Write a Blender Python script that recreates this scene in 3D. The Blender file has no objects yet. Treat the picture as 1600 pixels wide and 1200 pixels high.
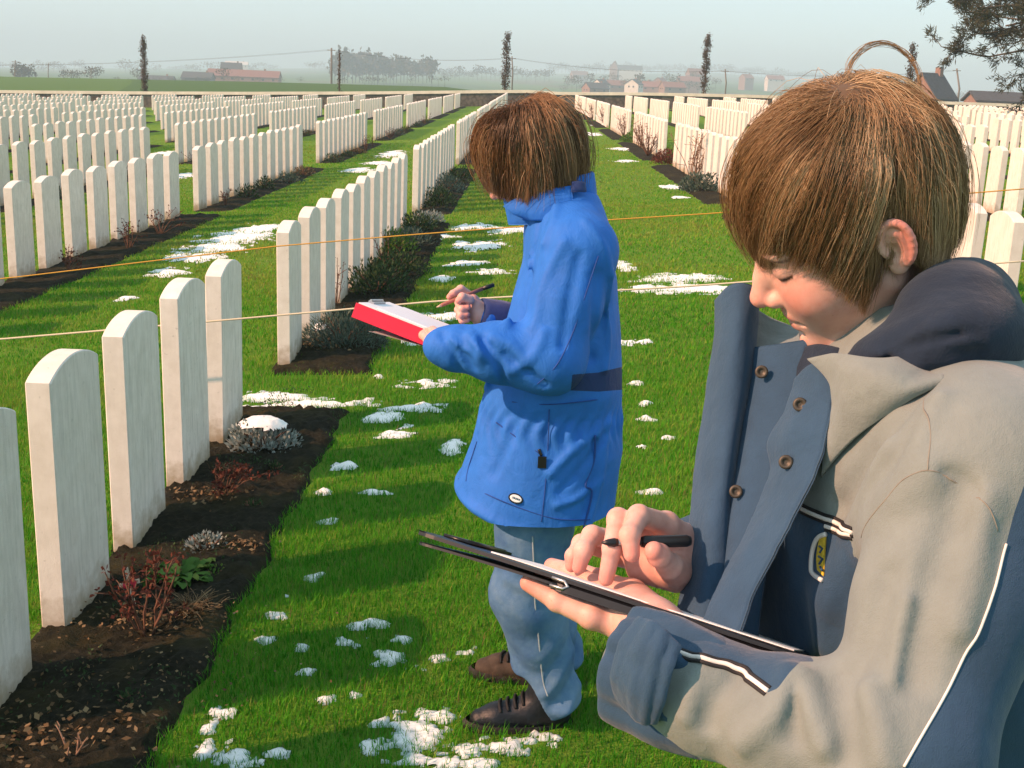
import bpy, bmesh, math, random
import numpy as np
from mathutils import Vector, Matrix
R = math.radians
random.seed(7)
RNG = np.random.default_rng(7)
S = bpy.context.scene
COL = S.collection

# ------------------------------------------------------------------ camera
CAM_Z = 1.63
FOCAL = 1850.0                      # in pixels of a 1600 px wide picture
PITCH, YAW, ROLL = R(14.451), R(-0.2412), R(2.4)
_f = np.array([math.sin(YAW)*math.cos(PITCH), math.cos(YAW)*math.cos(PITCH), -math.sin(PITCH)])
_r = np.array([math.cos(YAW), -math.sin(YAW), 0.0])
_u = np.cross(_r, _f)
_r, _u = _r*math.cos(ROLL)+_u*math.sin(ROLL), -_r*math.sin(ROLL)+_u*math.cos(ROLL)
cam_data = bpy.data.cameras.new('camera')
cam = bpy.data.objects.new('camera', cam_data)
COL.objects.link(cam)
cam_data.sensor_fit = 'HORIZONTAL'
cam_data.sensor_width = 36.0
cam_data.lens = 36.0*FOCAL/1600.0
cam_data.clip_start = 0.05
cam_data.clip_end = 20000.0
cam.matrix_world = Matrix(((_r[0], _u[0], -_f[0], 0), (_r[1], _u[1], -_f[1], 0), (_r[2], _u[2], -_f[2], CAM_Z), (0, 0, 0, 1)))
S.camera = cam
EYE = np.array([0, 0, CAM_Z])

# ------------------------------------------------------------------ daylight
SUN_DIR = np.array([0.94, 0.345, 0.0]); SUN_DIR /= np.linalg.norm(SUN_DIR)   # the way the light travels over the ground
SUN_EL = R(33)
sun_data = bpy.data.lights.new('sun', 'SUN')
sun_data.energy = 5.0
sun_data.angle = R(1.0)
sun_data.color = (1.0, 0.53, 0.33)
sun = bpy.data.objects.new('sun', sun_data)
COL.objects.link(sun)
_sd = Vector((SUN_DIR[0]*math.cos(SUN_EL), SUN_DIR[1]*math.cos(SUN_EL), -math.sin(SUN_EL)))
sun.rotation_euler = _sd.to_track_quat('-Z', 'Y').to_euler()
world = bpy.data.worlds.new('World')
S.world = world
world.use_nodes = True
_wn = world.node_tree.nodes
_wn.clear()
_sky = _wn.new('ShaderNodeTexSky')
_sky.sky_type = 'NISHITA'
_sky.sun_disc = False
_sky.sun_elevation = SUN_EL
_sky.sun_rotation = math.atan2(-SUN_DIR[0], -SUN_DIR[1])   # compass angle of the sun from +Y towards +X
_sky.altitude = 0
_sky.air_density = 1.0
_sky.dust_density = 0.6
_sky.ozone_density = 1.5
_bg = _wn.new('ShaderNodeBackground')
_bg.inputs['Strength'].default_value = 0.15
_wo = _wn.new('ShaderNodeOutputWorld')
_veil = _wn.new('ShaderNodeMix'); _veil.data_type = 'RGBA'      # thin winter overcast over the clear sky
_veil.inputs[0].default_value = 0.72
_veil.inputs[7].default_value = (3.2, 4.0, 4.2, 1)
world.node_tree.links.new(_sky.outputs['Color'], _veil.inputs[6])
world.node_tree.links.new(_veil.outputs[2], _bg.inputs['Color'])
world.node_tree.links.new(_bg.outputs['Background'], _wo.inputs['Surface'])
S.view_settings.view_transform = 'Standard'
S.view_settings.look = 'None'
S.view_settings.exposure = 0.68
S.view_settings.gamma = 1.0
S.cycles.max_bounces = 6
S.cycles.diffuse_bounces = 3
S.cycles.glossy_bounces = 2
S.cycles.transmission_bounces = 3
S.cycles.transparent_max_bounces = 6
S.cycles.volume_bounces = 1
S.cycles.caustics_reflective = False
S.cycles.caustics_refractive = False

# ------------------------------------------------------------------ helpers
def ray(px, py):
    return _f + _r*(px-800.0)/FOCAL - _u*(py-600.0)/FOCAL
def at(px, py, z):                      # the point seen at a photograph pixel, z metres deep
    return EYE + ray(px, py)*z
def on_y(px, py, y):
    d = ray(px, py); return EYE + d*(y/d[1])
def project(p):
    d = np.asarray(p, float) - EYE
    z = d @ _f
    return np.stack([800+FOCAL*(d @ _r)/z, 600-FOCAL*(d @ _u)/z, z], -1)
def smooth(a, b, x):
    t = np.clip((x-a)/(b-a), 0, 1); return t*t*(3-2*t)
def fbm_sin(x, y, s=1.0, seed=0):
    r = np.random.default_rng(seed); v = 0.0*x; a = 1.0
    for o in range(5):
        for k in range(3):
            an = r.uniform(0, 6.28); fr = s*(1.9**o)*r.uniform(.8, 1.25)
            v = v + a*np.sin((x*math.cos(an)+y*math.sin(an))*fr+r.uniform(0, 6.28))
        a *= 0.62
    return v/4.0
def gz(x, y):                            # height of the cemetery lawn
    x = np.asarray(x, float); y = np.asarray(y, float)
    z = np.where(x < 0, -2.9*(1-np.exp(-np.abs(x)/50.0)), 0.58*(1-np.exp(-np.abs(x)/10.0)))
    z = z - 0.0025*np.clip(y, 0, 80)*smooth(-1, 2.5, x)
    return z + 0.006*np.sin(x*1.7+y*.9)*np.sin(y*1.3-x*.6)
def ground(px, py):
    d = ray(px, py); lo, hi = 0.3, 300.0
    for _ in range(50):
        m = (lo+hi)/2; q = EYE+d*m
        if q[2] > gz(q[0], q[1]): lo = m
        else: hi = m
    return EYE+d*lo
def tag(o, label=None, cat=None, group=None, kind=None):
    if label: o['label'] = label
    if cat: o['category'] = cat
    if group: o['group'] = group
    if kind: o['kind'] = kind
    return o
def empty(name, loc, label, cat, group=None):
    o = bpy.data.objects.new(name, None)
    o.empty_display_size = 0.1
    o.location = loc
    COL.objects.link(o)
    return tag(o, label, cat, group)
def world_mat(o):
    m = o.matrix_basis.copy()
    return m if o.parent is None else world_mat(o.parent) @ o.matrix_parent_inverse @ m
def link(name, me, parent=None):
    o = bpy.data.objects.new(name, me)
    COL.objects.link(o)
    if parent is not None:
        o.parent = parent
        o.matrix_parent_inverse = world_mat(parent).inverted()
    return o
def mesh_np(name, V, F, mats, parent=None, smooth_sh=True, mat_idx=None, attrs=None):
    """V (n,3); F either (m,k) array or a list of arrays; attrs {name: per-vertex float or (n,3)}"""
    me = bpy.data.meshes.new(name)
    V = np.asarray(V, np.float32)
    Fs = F if isinstance(F, list) else [F]
    Fs = [np.asarray(f, np.int32) for f in Fs if len(f)]
    nl = sum(f.size for f in Fs); npoly = sum(len(f) for f in Fs)
    me.vertices.add(len(V)); me.vertices.foreach_set('co', V.ravel())
    me.loops.add(nl); me.loops.foreach_set('vertex_index', np.concatenate([f.ravel() for f in Fs]))
    me.polygons.add(npoly)
    cnt = np.concatenate([np.full(len(f), f.shape[1], np.int32) for f in Fs])
    me.polygons.foreach_set('loop_start', np.concatenate([[0], np.cumsum(cnt)[:-1]]).astype(np.int32))
    if mat_idx is not None: me.polygons.foreach_set('material_index', np.asarray(mat_idx, np.int32))
    me.polygons.foreach_set('use_smooth', np.full(npoly, smooth_sh))
    me.update(calc_edges=True)
    for m in (mats if isinstance(mats, (list, tuple)) else [mats]): me.materials.append(m)
    for k, a in (attrs or {}).items():
        a = np.asarray(a, np.float32)
        if a.ndim == 1:
            at_ = me.attributes.new(k, 'FLOAT', 'POINT'); at_.data.foreach_set('value', a)
        else:
            at_ = me.attributes.new(k, 'FLOAT_VECTOR', 'POINT'); at_.data.foreach_set('vector', a.ravel())
    return link(name, me, parent)
class MB:
    """collects shapes for ONE mesh"""
    def __init__(s): s.V = []; s.F = {}; s.n = 0; s.M = {}; s.A = []
    def add(s, V, F, m=0, a=0.0):
        V = np.asarray(V, float); F = np.asarray(F, int)
        s.F.setdefault(F.shape[1], []).append(F+s.n); s.M.setdefault(F.shape[1], []).append(np.full(len(F), m))
        s.V.append(V); s.n += len(V); s.A.append(np.full(len(V), a) if np.isscalar(a) else a)
        return s
    def box(s, lo, hi, m=0, rot=None, org=None):
        x0, y0, z0 = lo; x1, y1, z1 = hi
        V = np.array([(x0, y0, z0), (x1, y0, z0), (x1, y1, z0), (x0, y1, z0), (x0, y0, z1), (x1, y0, z1), (x1, y1, z1), (x0, y1, z1)], float)
        if rot is not None: V = V @ np.asarray(rot).T
        if org is not None: V = V+np.asarray(org)
        return s.add(V, [(0, 3, 2, 1), (4, 5, 6, 7), (0, 1, 5, 4), (1, 2, 6, 5), (2, 3, 7, 6), (3, 0, 4, 7)], m)
    def tube(s, pts, rad, n=8, m=0, a=0.0, flat=None):
        pts = np.asarray(pts, float); k = len(pts)
        rad = np.full(k, rad) if np.isscalar(rad) else np.asarray(rad, float)
        t = np.gradient(pts, axis=0); t /= np.linalg.norm(t, axis=1, keepdims=True)+1e-12
        ref = np.array([0, 0, 1.0]) if abs(t[0][2]) < .9 else np.array([1.0, 0, 0])
        V = []
        for i in range(k):
            u = np.cross(ref, t[i]); u /= np.linalg.norm(u)+1e-12; w = np.cross(t[i], u); ref = w
            an = np.arange(n)*2*math.pi/n
            V.append(pts[i]+rad[i]*(np.cos(an)[:, None]*u+np.sin(an)[:, None]*w))
        V.append(pts[:1]); V.append(pts[-1:])
        V = np.vstack(V)
        i, j = np.meshgrid(np.arange(k-1), np.arange(n), indexing='ij')
        F = np.stack([i*n+j, i*n+(j+1) % n, (i+1)*n+(j+1) % n, (i+1)*n+j], -1).reshape(-1, 4)
        s.add(V, F, m, a)
        c0 = s.n-2; c1 = s.n-1; b = s.n-len(V); j = np.arange(n)
        s.F.setdefault(3, []).append(np.stack([np.full(n, c0), b+(j+1) % n, b+j], -1)); s.M.setdefault(3, []).append(np.full(n, m))
        s.F[3].append(np.stack([np.full(n, c1), b+(k-1)*n+j, b+(k-1)*n+(j+1) % n], -1)); s.M[3].append(np.full(n, m))
        return s
    def build(s, name, mats, parent=None, sm=False, attr=None):
        Fs = []; mi = []
        for k in s.F: Fs.append(np.vstack(s.F[k])); mi.append(np.concatenate(s.M[k]))
        return mesh_np(name, np.vstack(s.V), Fs, mats, parent, sm, np.concatenate(mi), {attr: np.concatenate(s.A)} if attr else None)

# ------------------------------------------------------------------ materials
M = {}
class NT:
    def __init__(s, name):
        s.m = bpy.data.materials.new(name); s.m.use_nodes = True
        s.t = s.m.node_tree; s.t.nodes.clear()
        s.o = s.n('ShaderNodeOutputMaterial'); s.b = s.n('ShaderNodeBsdfPrincipled')
        s.t.links.new(s.b.outputs[0], s.o.inputs[0])
    def n(s, t, **k):
        x = s.t.nodes.new(t)
        for a, b in k.items(): setattr(x, a, b)
        return x
    def l(s, a, b): s.t.links.new(a, b)
    def noise(s, scale, detail=4, rough=.55, vec=None, stretch=None, dist=0.0):
        x = s.n('ShaderNodeTexNoise'); x.inputs['Scale'].default_value = scale
        x.inputs['Detail'].default_value = detail; x.inputs['Roughness'].default_value = rough; x.inputs['Distortion'].default_value = dist
        v = vec or s.coord()
        if stretch:
            mp = s.n('ShaderNodeMapping'); mp.inputs['Scale'].default_value = stretch; s.l(v, mp.inputs[0]); v = mp.outputs[0]
        s.l(v, x.inputs['Vector']); return x.outputs['Fac']
    def coord(s, w='Object'):
        k = '_c'+w
        if not hasattr(s, k): setattr(s, k, s.n('ShaderNodeTexCoord').outputs[w])
        return getattr(s, k)
    def pos(s): return s.n('ShaderNodeNewGeometry').outputs['Position']
    def attr(s, name, out='Fac'):
        x = s.n('ShaderNodeAttribute'); x.attribute_name = name; return x.outputs[out]
    def ramp(s, fac, stops, interp='LINEAR'):
        x = s.n('ShaderNodeValToRGB'); e = x.color_ramp; e.interpolation = interp
        while len(e.elements) < len(stops): e.elements.new(.5)
        for q, (p, c) in zip(e.elements, stops):
            q.position = p; q.color = (*c, 1) if len(c) == 3 else c
        s.l(fac, x.inputs[0]); return x.outputs[0]
    def math(s, op, a, b=0.0, clamp=False):
        x = s.n('ShaderNodeMath', operation=op); x.use_clamp = clamp
        for i, v in enumerate((a, b)):
            if hasattr(v, 'is_linked'): s.l(v, x.inputs[i])
            else: x.inputs[i].default_value = v
        return x.outputs[0]
    def mix(s, fac, a, b, mode='MIX'):
        x = s.n('ShaderNodeMix', data_type='RGBA', blend_type=mode)
        for i, v in ((0, fac), (6, a), (7, b)):
            if hasattr(v, 'is_linked'): s.l(v, x.inputs[i])
            elif i == 0: x.inputs[0].default_value = v
            else: x.inputs[i].default_value = (*v, 1)
        return x.outputs[2]
    def bump(s, h, strength=.3, dist=.01, prev=None):
        x = s.n('ShaderNodeBump'); x.inputs['Strength'].default_value = strength; x.inputs['Distance'].default_value = dist
        s.l(h, x.inputs['Height'])
        if prev is not None: s.l(prev, x.inputs['Normal'])
        s.l(x.outputs[0], s.b.inputs['Normal']); return x.outputs[0]
    def set(s, color=None, rough=None, spec=None, **k):
        if color is not None:
            if hasattr(color, 'is_linked'): s.l(color, s.b.inputs['Base Color'])
            else: s.b.inputs['Base Color'].default_value = (*color, 1)
        if rough is not None: s.b.inputs['Roughness'].default_value = rough
        if spec is not None: s.b.inputs['Specular IOR Level'].default_value = spec
        for a, b in k.items(): s.b.inputs[a.replace('_', ' ')].default_value = b
        return s.m
def plain(name, c, rough=.7, var=.18, scale=30, spec=.3, bump=0.0, metal=0.0):
    t = NT(name); f = t.noise(scale, 4)
    col = t.ramp(f, [(.25, tuple(x*(1-var) for x in c)), (.75, tuple(min(1, x*(1+var)) for x in c))])
    t.set(col, rough, spec); t.b.inputs['Metallic'].default_value = metal
    if bump: t.bump(f, bump, .01)
    return t.m
# ------------------------------------------------------------------ smooth solids from distance fields
def V3(*a): return np.array(a, float)
def s_cap(p, a, b, ra, rb=None):
    rb = ra if rb is None else rb
    a = np.asarray(a, float); b = np.asarray(b, float); ba = b-a
    t = np.clip(((p-a) @ ba)/(ba @ ba+1e-12), 0, 1)
    return np.linalg.norm(p-a-t[:, None]*ba, axis=1)-(ra+(rb-ra)*t)
def s_ell(p, c, r, rot=None):
    q = p-np.asarray(c, float)
    if rot is not None: q = q @ rot
    r = np.asarray(r, float); k0 = np.linalg.norm(q/r, axis=1); k1 = np.linalg.norm(q/(r*r), axis=1)
    return k0*(k0-1)/np.maximum(k1, 1e-6)
def smin(a, b, k):
    h = np.clip(.5+.5*(b-a)/k, 0, 1); return b*(1-h)+a*h-k*h*(1-h)
def smax(a, b, k): return -smin(-a, -b, k)
def s_chain(p, pts, rad, k=.004):
    d = None
    for i in range(len(pts)-1):
        e = s_cap(p, pts[i], pts[i+1], rad[i], rad[i+1]); d = e if d is None else smin(d, e, k)
    return d
def d_poly(p, pts):
    d = None
    for i in range(len(pts)-1):
        e = s_cap(p, pts[i], pts[i+1], 0.0); d = e if d is None else np.minimum(d, e)
    return d
def surf_net(D, lo, h):
    nx, ny, nz = D.shape; N = D < 0
    c = np.zeros((nx-1, ny-1, nz-1), np.int8)
    for i in (0, 1):
        for j in (0, 1):
            for k in (0, 1): c += N[i:nx-1+i, j:ny-1+j, k:nz-1+k]
    act = (c > 0) & (c < 8); ci = np.argwhere(act)
    idx = np.full(act.shape, -1, np.int64); idx[act] = np.arange(len(ci))
    pos = np.zeros((len(ci), 3)); n = np.zeros(len(ci))
    cor = [(i, j, k) for i in (0, 1) for j in (0, 1) for k in (0, 1)]
    vals = {q: D[ci[:, 0]+q[0], ci[:, 1]+q[1], ci[:, 2]+q[2]] for q in cor}
    for a in cor:
        for ax in range(3):
            if a[ax]: continue
            b = list(a); b[ax] = 1; b = tuple(b); da, db = vals[a], vals[b]
            m = (da < 0) != (db < 0); t = np.where(m, da/np.where(m, da-db, 1), 0)
            q = np.tile(np.array(a, float), (len(ci), 1)); q[:, ax] = t
            pos[m] += q[m]; n[m] += 1
    V = np.asarray(lo)+h*(ci+pos/np.maximum(n, 1)[:, None])
    F = []
    for ax in range(3):
        b, e = (ax+1) % 3, (ax+2) % 3
        sl0 = [slice(None)]*3; sl1 = [slice(None)]*3; sl0[ax] = slice(0, -1); sl1[ax] = slice(1, None)
        ch = N[tuple(sl0)] != N[tuple(sl1)]
        g = np.argwhere(ch); g = g[(g[:, b] > 0) & (g[:, e] > 0) & (g[:, b] < D.shape[b]-1) & (g[:, e] < D.shape[e]-1)]
        q = []
        for ob, oe in ((-1, -1), (0, -1), (0, 0), (-1, 0)):
            w = g.copy(); w[:, b] += ob; w[:, e] += oe; q.append(idx[w[:, 0], w[:, 1], w[:, 2]])
        q = np.stack(q, 1); ins = N[g[:, 0], g[:, 1], g[:, 2]]
        q[~ins] = q[~ins][:, ::-1]; F.append(q)
    F = np.vstack(F); F = F[(F >= 0).all(1)]
    return V, F
def sdf_mesh(fn, lo, hi, h, c=4):
    lo = np.asarray(lo, float); hi = np.asarray(hi, float)
    nc = np.ceil((hi-lo)/(h*c)).astype(int)+1
    ax = [lo[i]+np.arange(nc[i])*h*c for i in range(3)]
    G = np.stack(np.meshgrid(*ax, indexing='ij'), -1).reshape(-1, 3)
    D = fn(G).reshape(nc)
    for a in range(3):
        n0 = D.shape[a]; x = np.arange((n0-1)*c+1)/c; i0 = np.minimum(x.astype(int), n0-2); t = x-i0
        sh = [1, 1, 1]; sh[a] = -1; t = t.reshape(sh)
        D = np.take(D, i0, a)*(1-t)+np.take(D, i0+1, a)*t
    m = np.abs(D) < c*h*1.9
    ii = np.argwhere(m); D[m] = fn(lo+ii*h)
    return surf_net(D, lo, h)
def trace(fn, px, py, z0=.5, z1=5.0, n=70):
    """where the sight line of a photograph pixel first meets a solid"""
    d = ray(px, py); z = z0
    for _ in range(n):
        v = float(fn((EYE+d*z)[None])[0])
        if v < .0004: break
        z += max(v*.7, .0004)
        if z > z1: return None
    return EYE+d*z
def catmull(P, n):
    P = np.asarray(P, float); k = len(P)
    t = np.linspace(0, k-1, n); i = np.minimum(t.astype(int), k-2); f = (t-i)[:, None]
    sh = P.shape[1:]; Q = P.reshape(k, -1)
    p0 = Q[np.maximum(i-1, 0)]; p1 = Q[i]; p2 = Q[i+1]; p3 = Q[np.minimum(i+2, k-1)]
    r = .5*(2*p1+(p2-p0)*f+(2*p0-5*p1+4*p2-p3)*f*f+(3*p1-p0-3*p2+p3)*f**3)
    return r.reshape((n,)+sh)
def sheet_geo(rows, nu=40, nv=40, th=.004, wob=0.0, wsc=30, seed=1):
    """cloth panel through rows of 3d points, with thickness and closed rounded edges"""
    P = catmull(np.asarray(rows, float), nu); P = np.swapaxes(catmull(np.swapaxes(P, 0, 1), nv), 0, 1)
    du = np.gradient(P, axis=0); dv = np.gradient(P, axis=1); N = np.cross(du, dv); N /= np.linalg.norm(N, axis=2, keepdims=True)+1e-9
    if wob: P = P+N*(wob*fbm_sin(P[..., 0]*wsc+P[..., 2]*wsc*.5, P[..., 2]*wsc*.7+P[..., 1]*wsc, 1.0, seed))[..., None]
    i, j = np.meshgrid(np.arange(nu), np.arange(nv), indexing='ij')
    e = np.minimum(np.minimum(i, nu-1-i)/1.5, np.minimum(j, nv-1-j)/1.5); t = (th*.5*np.sqrt(np.clip(e, .12, 1)))[..., None]
    A = (P+N*t).reshape(-1, 3); B = (P-N*t).reshape(-1, 3); n = nu*nv
    i, j = np.meshgrid(np.arange(nu-1), np.arange(nv-1), indexing='ij'); q = np.stack([i*nv+j, (i+1)*nv+j, (i+1)*nv+j+1, i*nv+j+1], -1).reshape(-1, 4)
    rim = np.concatenate([np.arange(nv), (np.arange(1, nu))*nv+nv-1, (nu-1)*nv+np.arange(nv-2, -1, -1), np.arange(nu-2, 0, -1)*nv]); r2 = np.roll(rim, -1)
    F = np.vstack([q, q[:, ::-1]+n, np.stack([rim, rim+n, r2+n, r2], -1)])
    return np.vstack([A, B]), F, P
def sheet(name, rows, mat, parent, **k):
    V, F, P = sheet_geo(rows, **k); return mesh_np(name, V, F, mat, parent, True), P

# ------------------------------------------------------------------ heads, hair, hands
def pose(yaw, pit, rol):
    f = V3(-math.cos(pit)*math.cos(yaw), -math.cos(pit)*math.sin(yaw), -math.sin(pit))
    u0 = V3(-math.sin(pit)*math.cos(yaw), -math.sin(pit)*math.sin(yaw), math.cos(pit)); l0 = np.cross(u0, f)
    u = u0*math.cos(rol)+l0*math.sin(rol); l = np.cross(u, f)
    return np.array([f, l, u])           # rows: face forward, own left, up
def head_sdf(q):
    """q in head space: forward, left, up (metres), a twelve year old"""
    m = q.copy(); m[:, 1] = np.abs(m[:, 1])
    d = s_ell(m, (-.010, 0, .034), (.088, .070, .081))
    d = smin(d, s_ell(m, (.032, 0, -.026), (.056, .056, .078)), .035)
    d = smin(d, s_cap(m, (-.004, .050, -.050), (.060, .014, -.098), .016, .013), .03)
    d = smin(d, s_ell(m, (.070, 0, -.101), (.0195, .021, .0155)), .018)
    d = smin(d, s_ell(m, (.052, .034, -.036), (.029, .026, .029)), .022)
    d = smin(d, s_ell(m, (.071, .022, .016), (.016, .026, .012)), .018)
    d = smin(d, s_ell(m, (.060, 0, -.062), (.026, .032, .030)), .020)
    d = smax(d, -s_ell(m, (.098, .031, -.001), (.020, .019, .011)), .014)
    d = smin(d, s_ell(m, (.072, .031, -.004), (.0125, .0145, .0115)), .004)
    d = smin(d, s_chain(m, [(.080, 0, .006), (.093, 0, -.016), (.1035, 0, -.034)], [.008, .0082, .0108], .008), .012)
    d = smin(d, s_ell(m, (.0915, .0112, -.0395), (.0100, .0072, .0072)), .006)
    d = smax(d, -s_ell(m, (.0985, .0062, -.0465), (.005, .0034, .0035)), .003)
    d = smin(d, s_ell(m, (.0835, 0, -.0595), (.0085, .0205, .0062)), .006)
    d = smin(d, s_ell(m, (.0815, 0, -.0735), (.0085, .0170, .0062)), .006)
    d = smax(d, -s_ell(m, (.0925, 0, -.0665), (.0085, .0240, .0013)), .0018)
    d = smax(d, -s_ell(m, (.080, .0245, -.0668), (.006, .0035, .0024)), .003)
    d = smax(d, -s_ell(m, (.091, 0, -.0525), (.004, .003, .006)), .004)
    d = smax(d, -s_ell(m, (.0855, 0, -.0835), (.0055, .014, .0038)), .006)
    return d
def ear_sdf(q):
    """own left ear; q in head space"""
    a = math.radians(24); c = q-np.array([-.020, .074, -.012])
    l = c[:, 1]*math.cos(a)+c[:, 0]*math.sin(a); f = c[:, 0]*math.cos(a)-c[:, 1]*math.sin(a)
    # tilted back a little
    t = math.radians(-10); f, u = f*math.cos(t)-c[:, 2]*math.sin(t), f*math.sin(t)+c[:, 2]*math.cos(t)
    p = np.stack([f, l, u], -1)/.9
    d = s_ell(p, (-.001, .004, .003), (.0165, .0045, .026))
    d = smin(d, s_ell(p, (.003, .003, -.022), (.0085, .0045, .010)), .008)
    ring = []
    for k in range(13):
        th = math.radians(-35+k*22); ring.append((.0005-.0155*math.cos(math.pi-th)*1.0, .0075, .005+.0245*math.sin(th)))
    ring = [(-.0155*math.cos(math.radians(x)), .0078, .004+.0245*math.sin(math.radians(x))) for x in range(-60, 200, 18)]
    d = smin(d, s_chain(p, ring, [.0034]*len(ring), .003), .0035)
    anti = [(-.0085*math.cos(math.radians(x)), .0072, .001+.0155*math.sin(math.radians(x))) for x in range(-70, 120, 22)]
    d = smin(d, s_chain(p, anti, [.0026]*len(anti), .003), .003)
    d = smax(d, -s_ell(p, (.004, .011, -.003), (.0075, .0075, .0105)), .003)
    d = smin(d, s_ell(p, (.012, .006, -.004), (.0035, .004, .006)), .003)
    return d*.9
def mat_skin():
    t = NT('skin'); p = t.coord()
    lip = t.attr('lip'); ro = t.attr('rosy'); lash = t.attr('lash')
    n = t.noise(45, 6, .65, p); base = t.ramp(n, [(.28, (.59, .325, .265)), (.5, (.68, .42, .35)), (.72, (.73, .48, .405))])
    base = t.mix(t.math('MULTIPLY', ro, .9), base, (.64, .19, .155))
    fr = t.ramp(t.noise(420, 2, .5, p), [(.70, (0, 0, 0)), (.76, (.35, .35, .35))]); base = t.mix(fr, base, (.36, .17, .11))
    base = t.mix(t.math('MULTIPLY', lip, .65), base, (.50, .17, .14))
    base = t.mix(lash, base, (.035, .022, .015))
    t.set(base, .48, .35)
    t.b.inputs['Subsurface Weight'].default_value = .25; t.b.inputs['Subsurface Radius'].default_value = (.012, .005, .003); t.b.inputs['Subsurface Scale'].default_value = .35
    t.bump(t.noise(700, 3, .6, p), .16, .0012)
    return t.m
M['skin'] = mat_skin()
def head_attrs(V, c, A):
    q = (V-c) @ A.T; m = q.copy(); m[:, 1] = np.abs(m[:, 1])
    lip = np.clip(1.2-np.minimum(s_ell(m, (.0835, 0, -.0605), (.0095, .0215, .0062)), s_ell(m, (.0815, 0, -.0735), (.0095, .0180, .0066)))/.0022, 0, 1)
    rosy = np.exp(-(np.linalg.norm((m-np.array([.068, .040, -.032]))/np.array([.03, .022, .022]), axis=1))**2)*.8
    rosy = np.maximum(rosy, .7*np.exp(-(np.linalg.norm((m-np.array([.104, 0, -.038]))/.014, axis=1))**2))
    rosy = np.maximum(rosy, .75*smooth(.078, .088, m[:, 1])*(m[:, 0] < .01))
    x = m[:, 1]; line = -.0105+.0025*((x-.031)/.014)**2
    lash = np.clip(1.4-np.abs(m[:, 2]-line)/.0021, 0, 1)*(np.abs(x-.032) < .0155)*(m[:, 0] > .066)
    brow = np.clip(1.1-np.abs(m[:, 2]-(.0165-.25*np.abs(x-.03)))/.0032, 0, 1)*(x > .012)*(x < .052)*(m[:, 0] > .05)*.8
    return {'lip': lip, 'rosy': rosy, 'lash': np.maximum(lash, brow)}
def head_mesh(c, A, neck, res=.0018, extra=None, sc=1.0):
    """neck: chain of world points with radii, grown out of the skull"""
    pts = np.array(neck[0]); rad = neck[1]
    def fn(P):
        q = (P-c) @ A.T/sc
        d = head_sdf(q)*sc
        d = smin(d, s_chain(P, pts, rad, .02), .018)
        e = ear_sdf(q)*sc; q2 = q.copy(); q2[:, 1] *= -1
        d = smin(d, e, .005); d = smin(d, ear_sdf(q2)*sc, .005)
        return d
    allp = np.vstack([c[None]-.15, c[None]+.15, pts-.06, pts+.06])
    V, F = sdf_mesh(fn, allp.min(0), allp.max(0), res)
    return V, F, head_attrs((V-c)/sc+c, c, A)
def hand_sdf(fingers, palm, pr, k=.011):
    """fingers: list of (points, radii); palm: list of (a, b, ra, rb)"""
    def fn(P):
        d = None
        for a, b, ra, rb in palm:
            e = s_cap(P, a, b, ra, rb); d = e if d is None else smin(d, e, .016)
        for pts, rad in fingers:
            e = s_chain(P, pts, rad, .003)
            for q, r in zip(pts[1:-1], rad[1:-1]): e = smin(e, np.linalg.norm(P-q, axis=1)-r*1.04, .003)
            t = np.linalg.norm(P-pts[0], axis=1)
            d = smin(d, e, .003+.008*np.clip(1-t/.03, 0, 1))
        return d
    return fn
def mat_hair(name, a, b, c):
    t = NT(name); v = t.attr('tint')
    col = t.ramp(v, [(0, a), (.5, b), (1, c)]); t.set(col, .38, .4)
    tr = t.n('ShaderNodeBsdfTranslucent'); t.l(col, tr.inputs[0]); mx = t.n('ShaderNodeMixShader'); mx.inputs[0].default_value = .25
    t.l(t.b.outputs[0], mx.inputs[1]); t.l(tr.outputs[0], mx.inputs[2]); t.l(mx.outputs[0], t.o.inputs[0])
    return t.m
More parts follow.
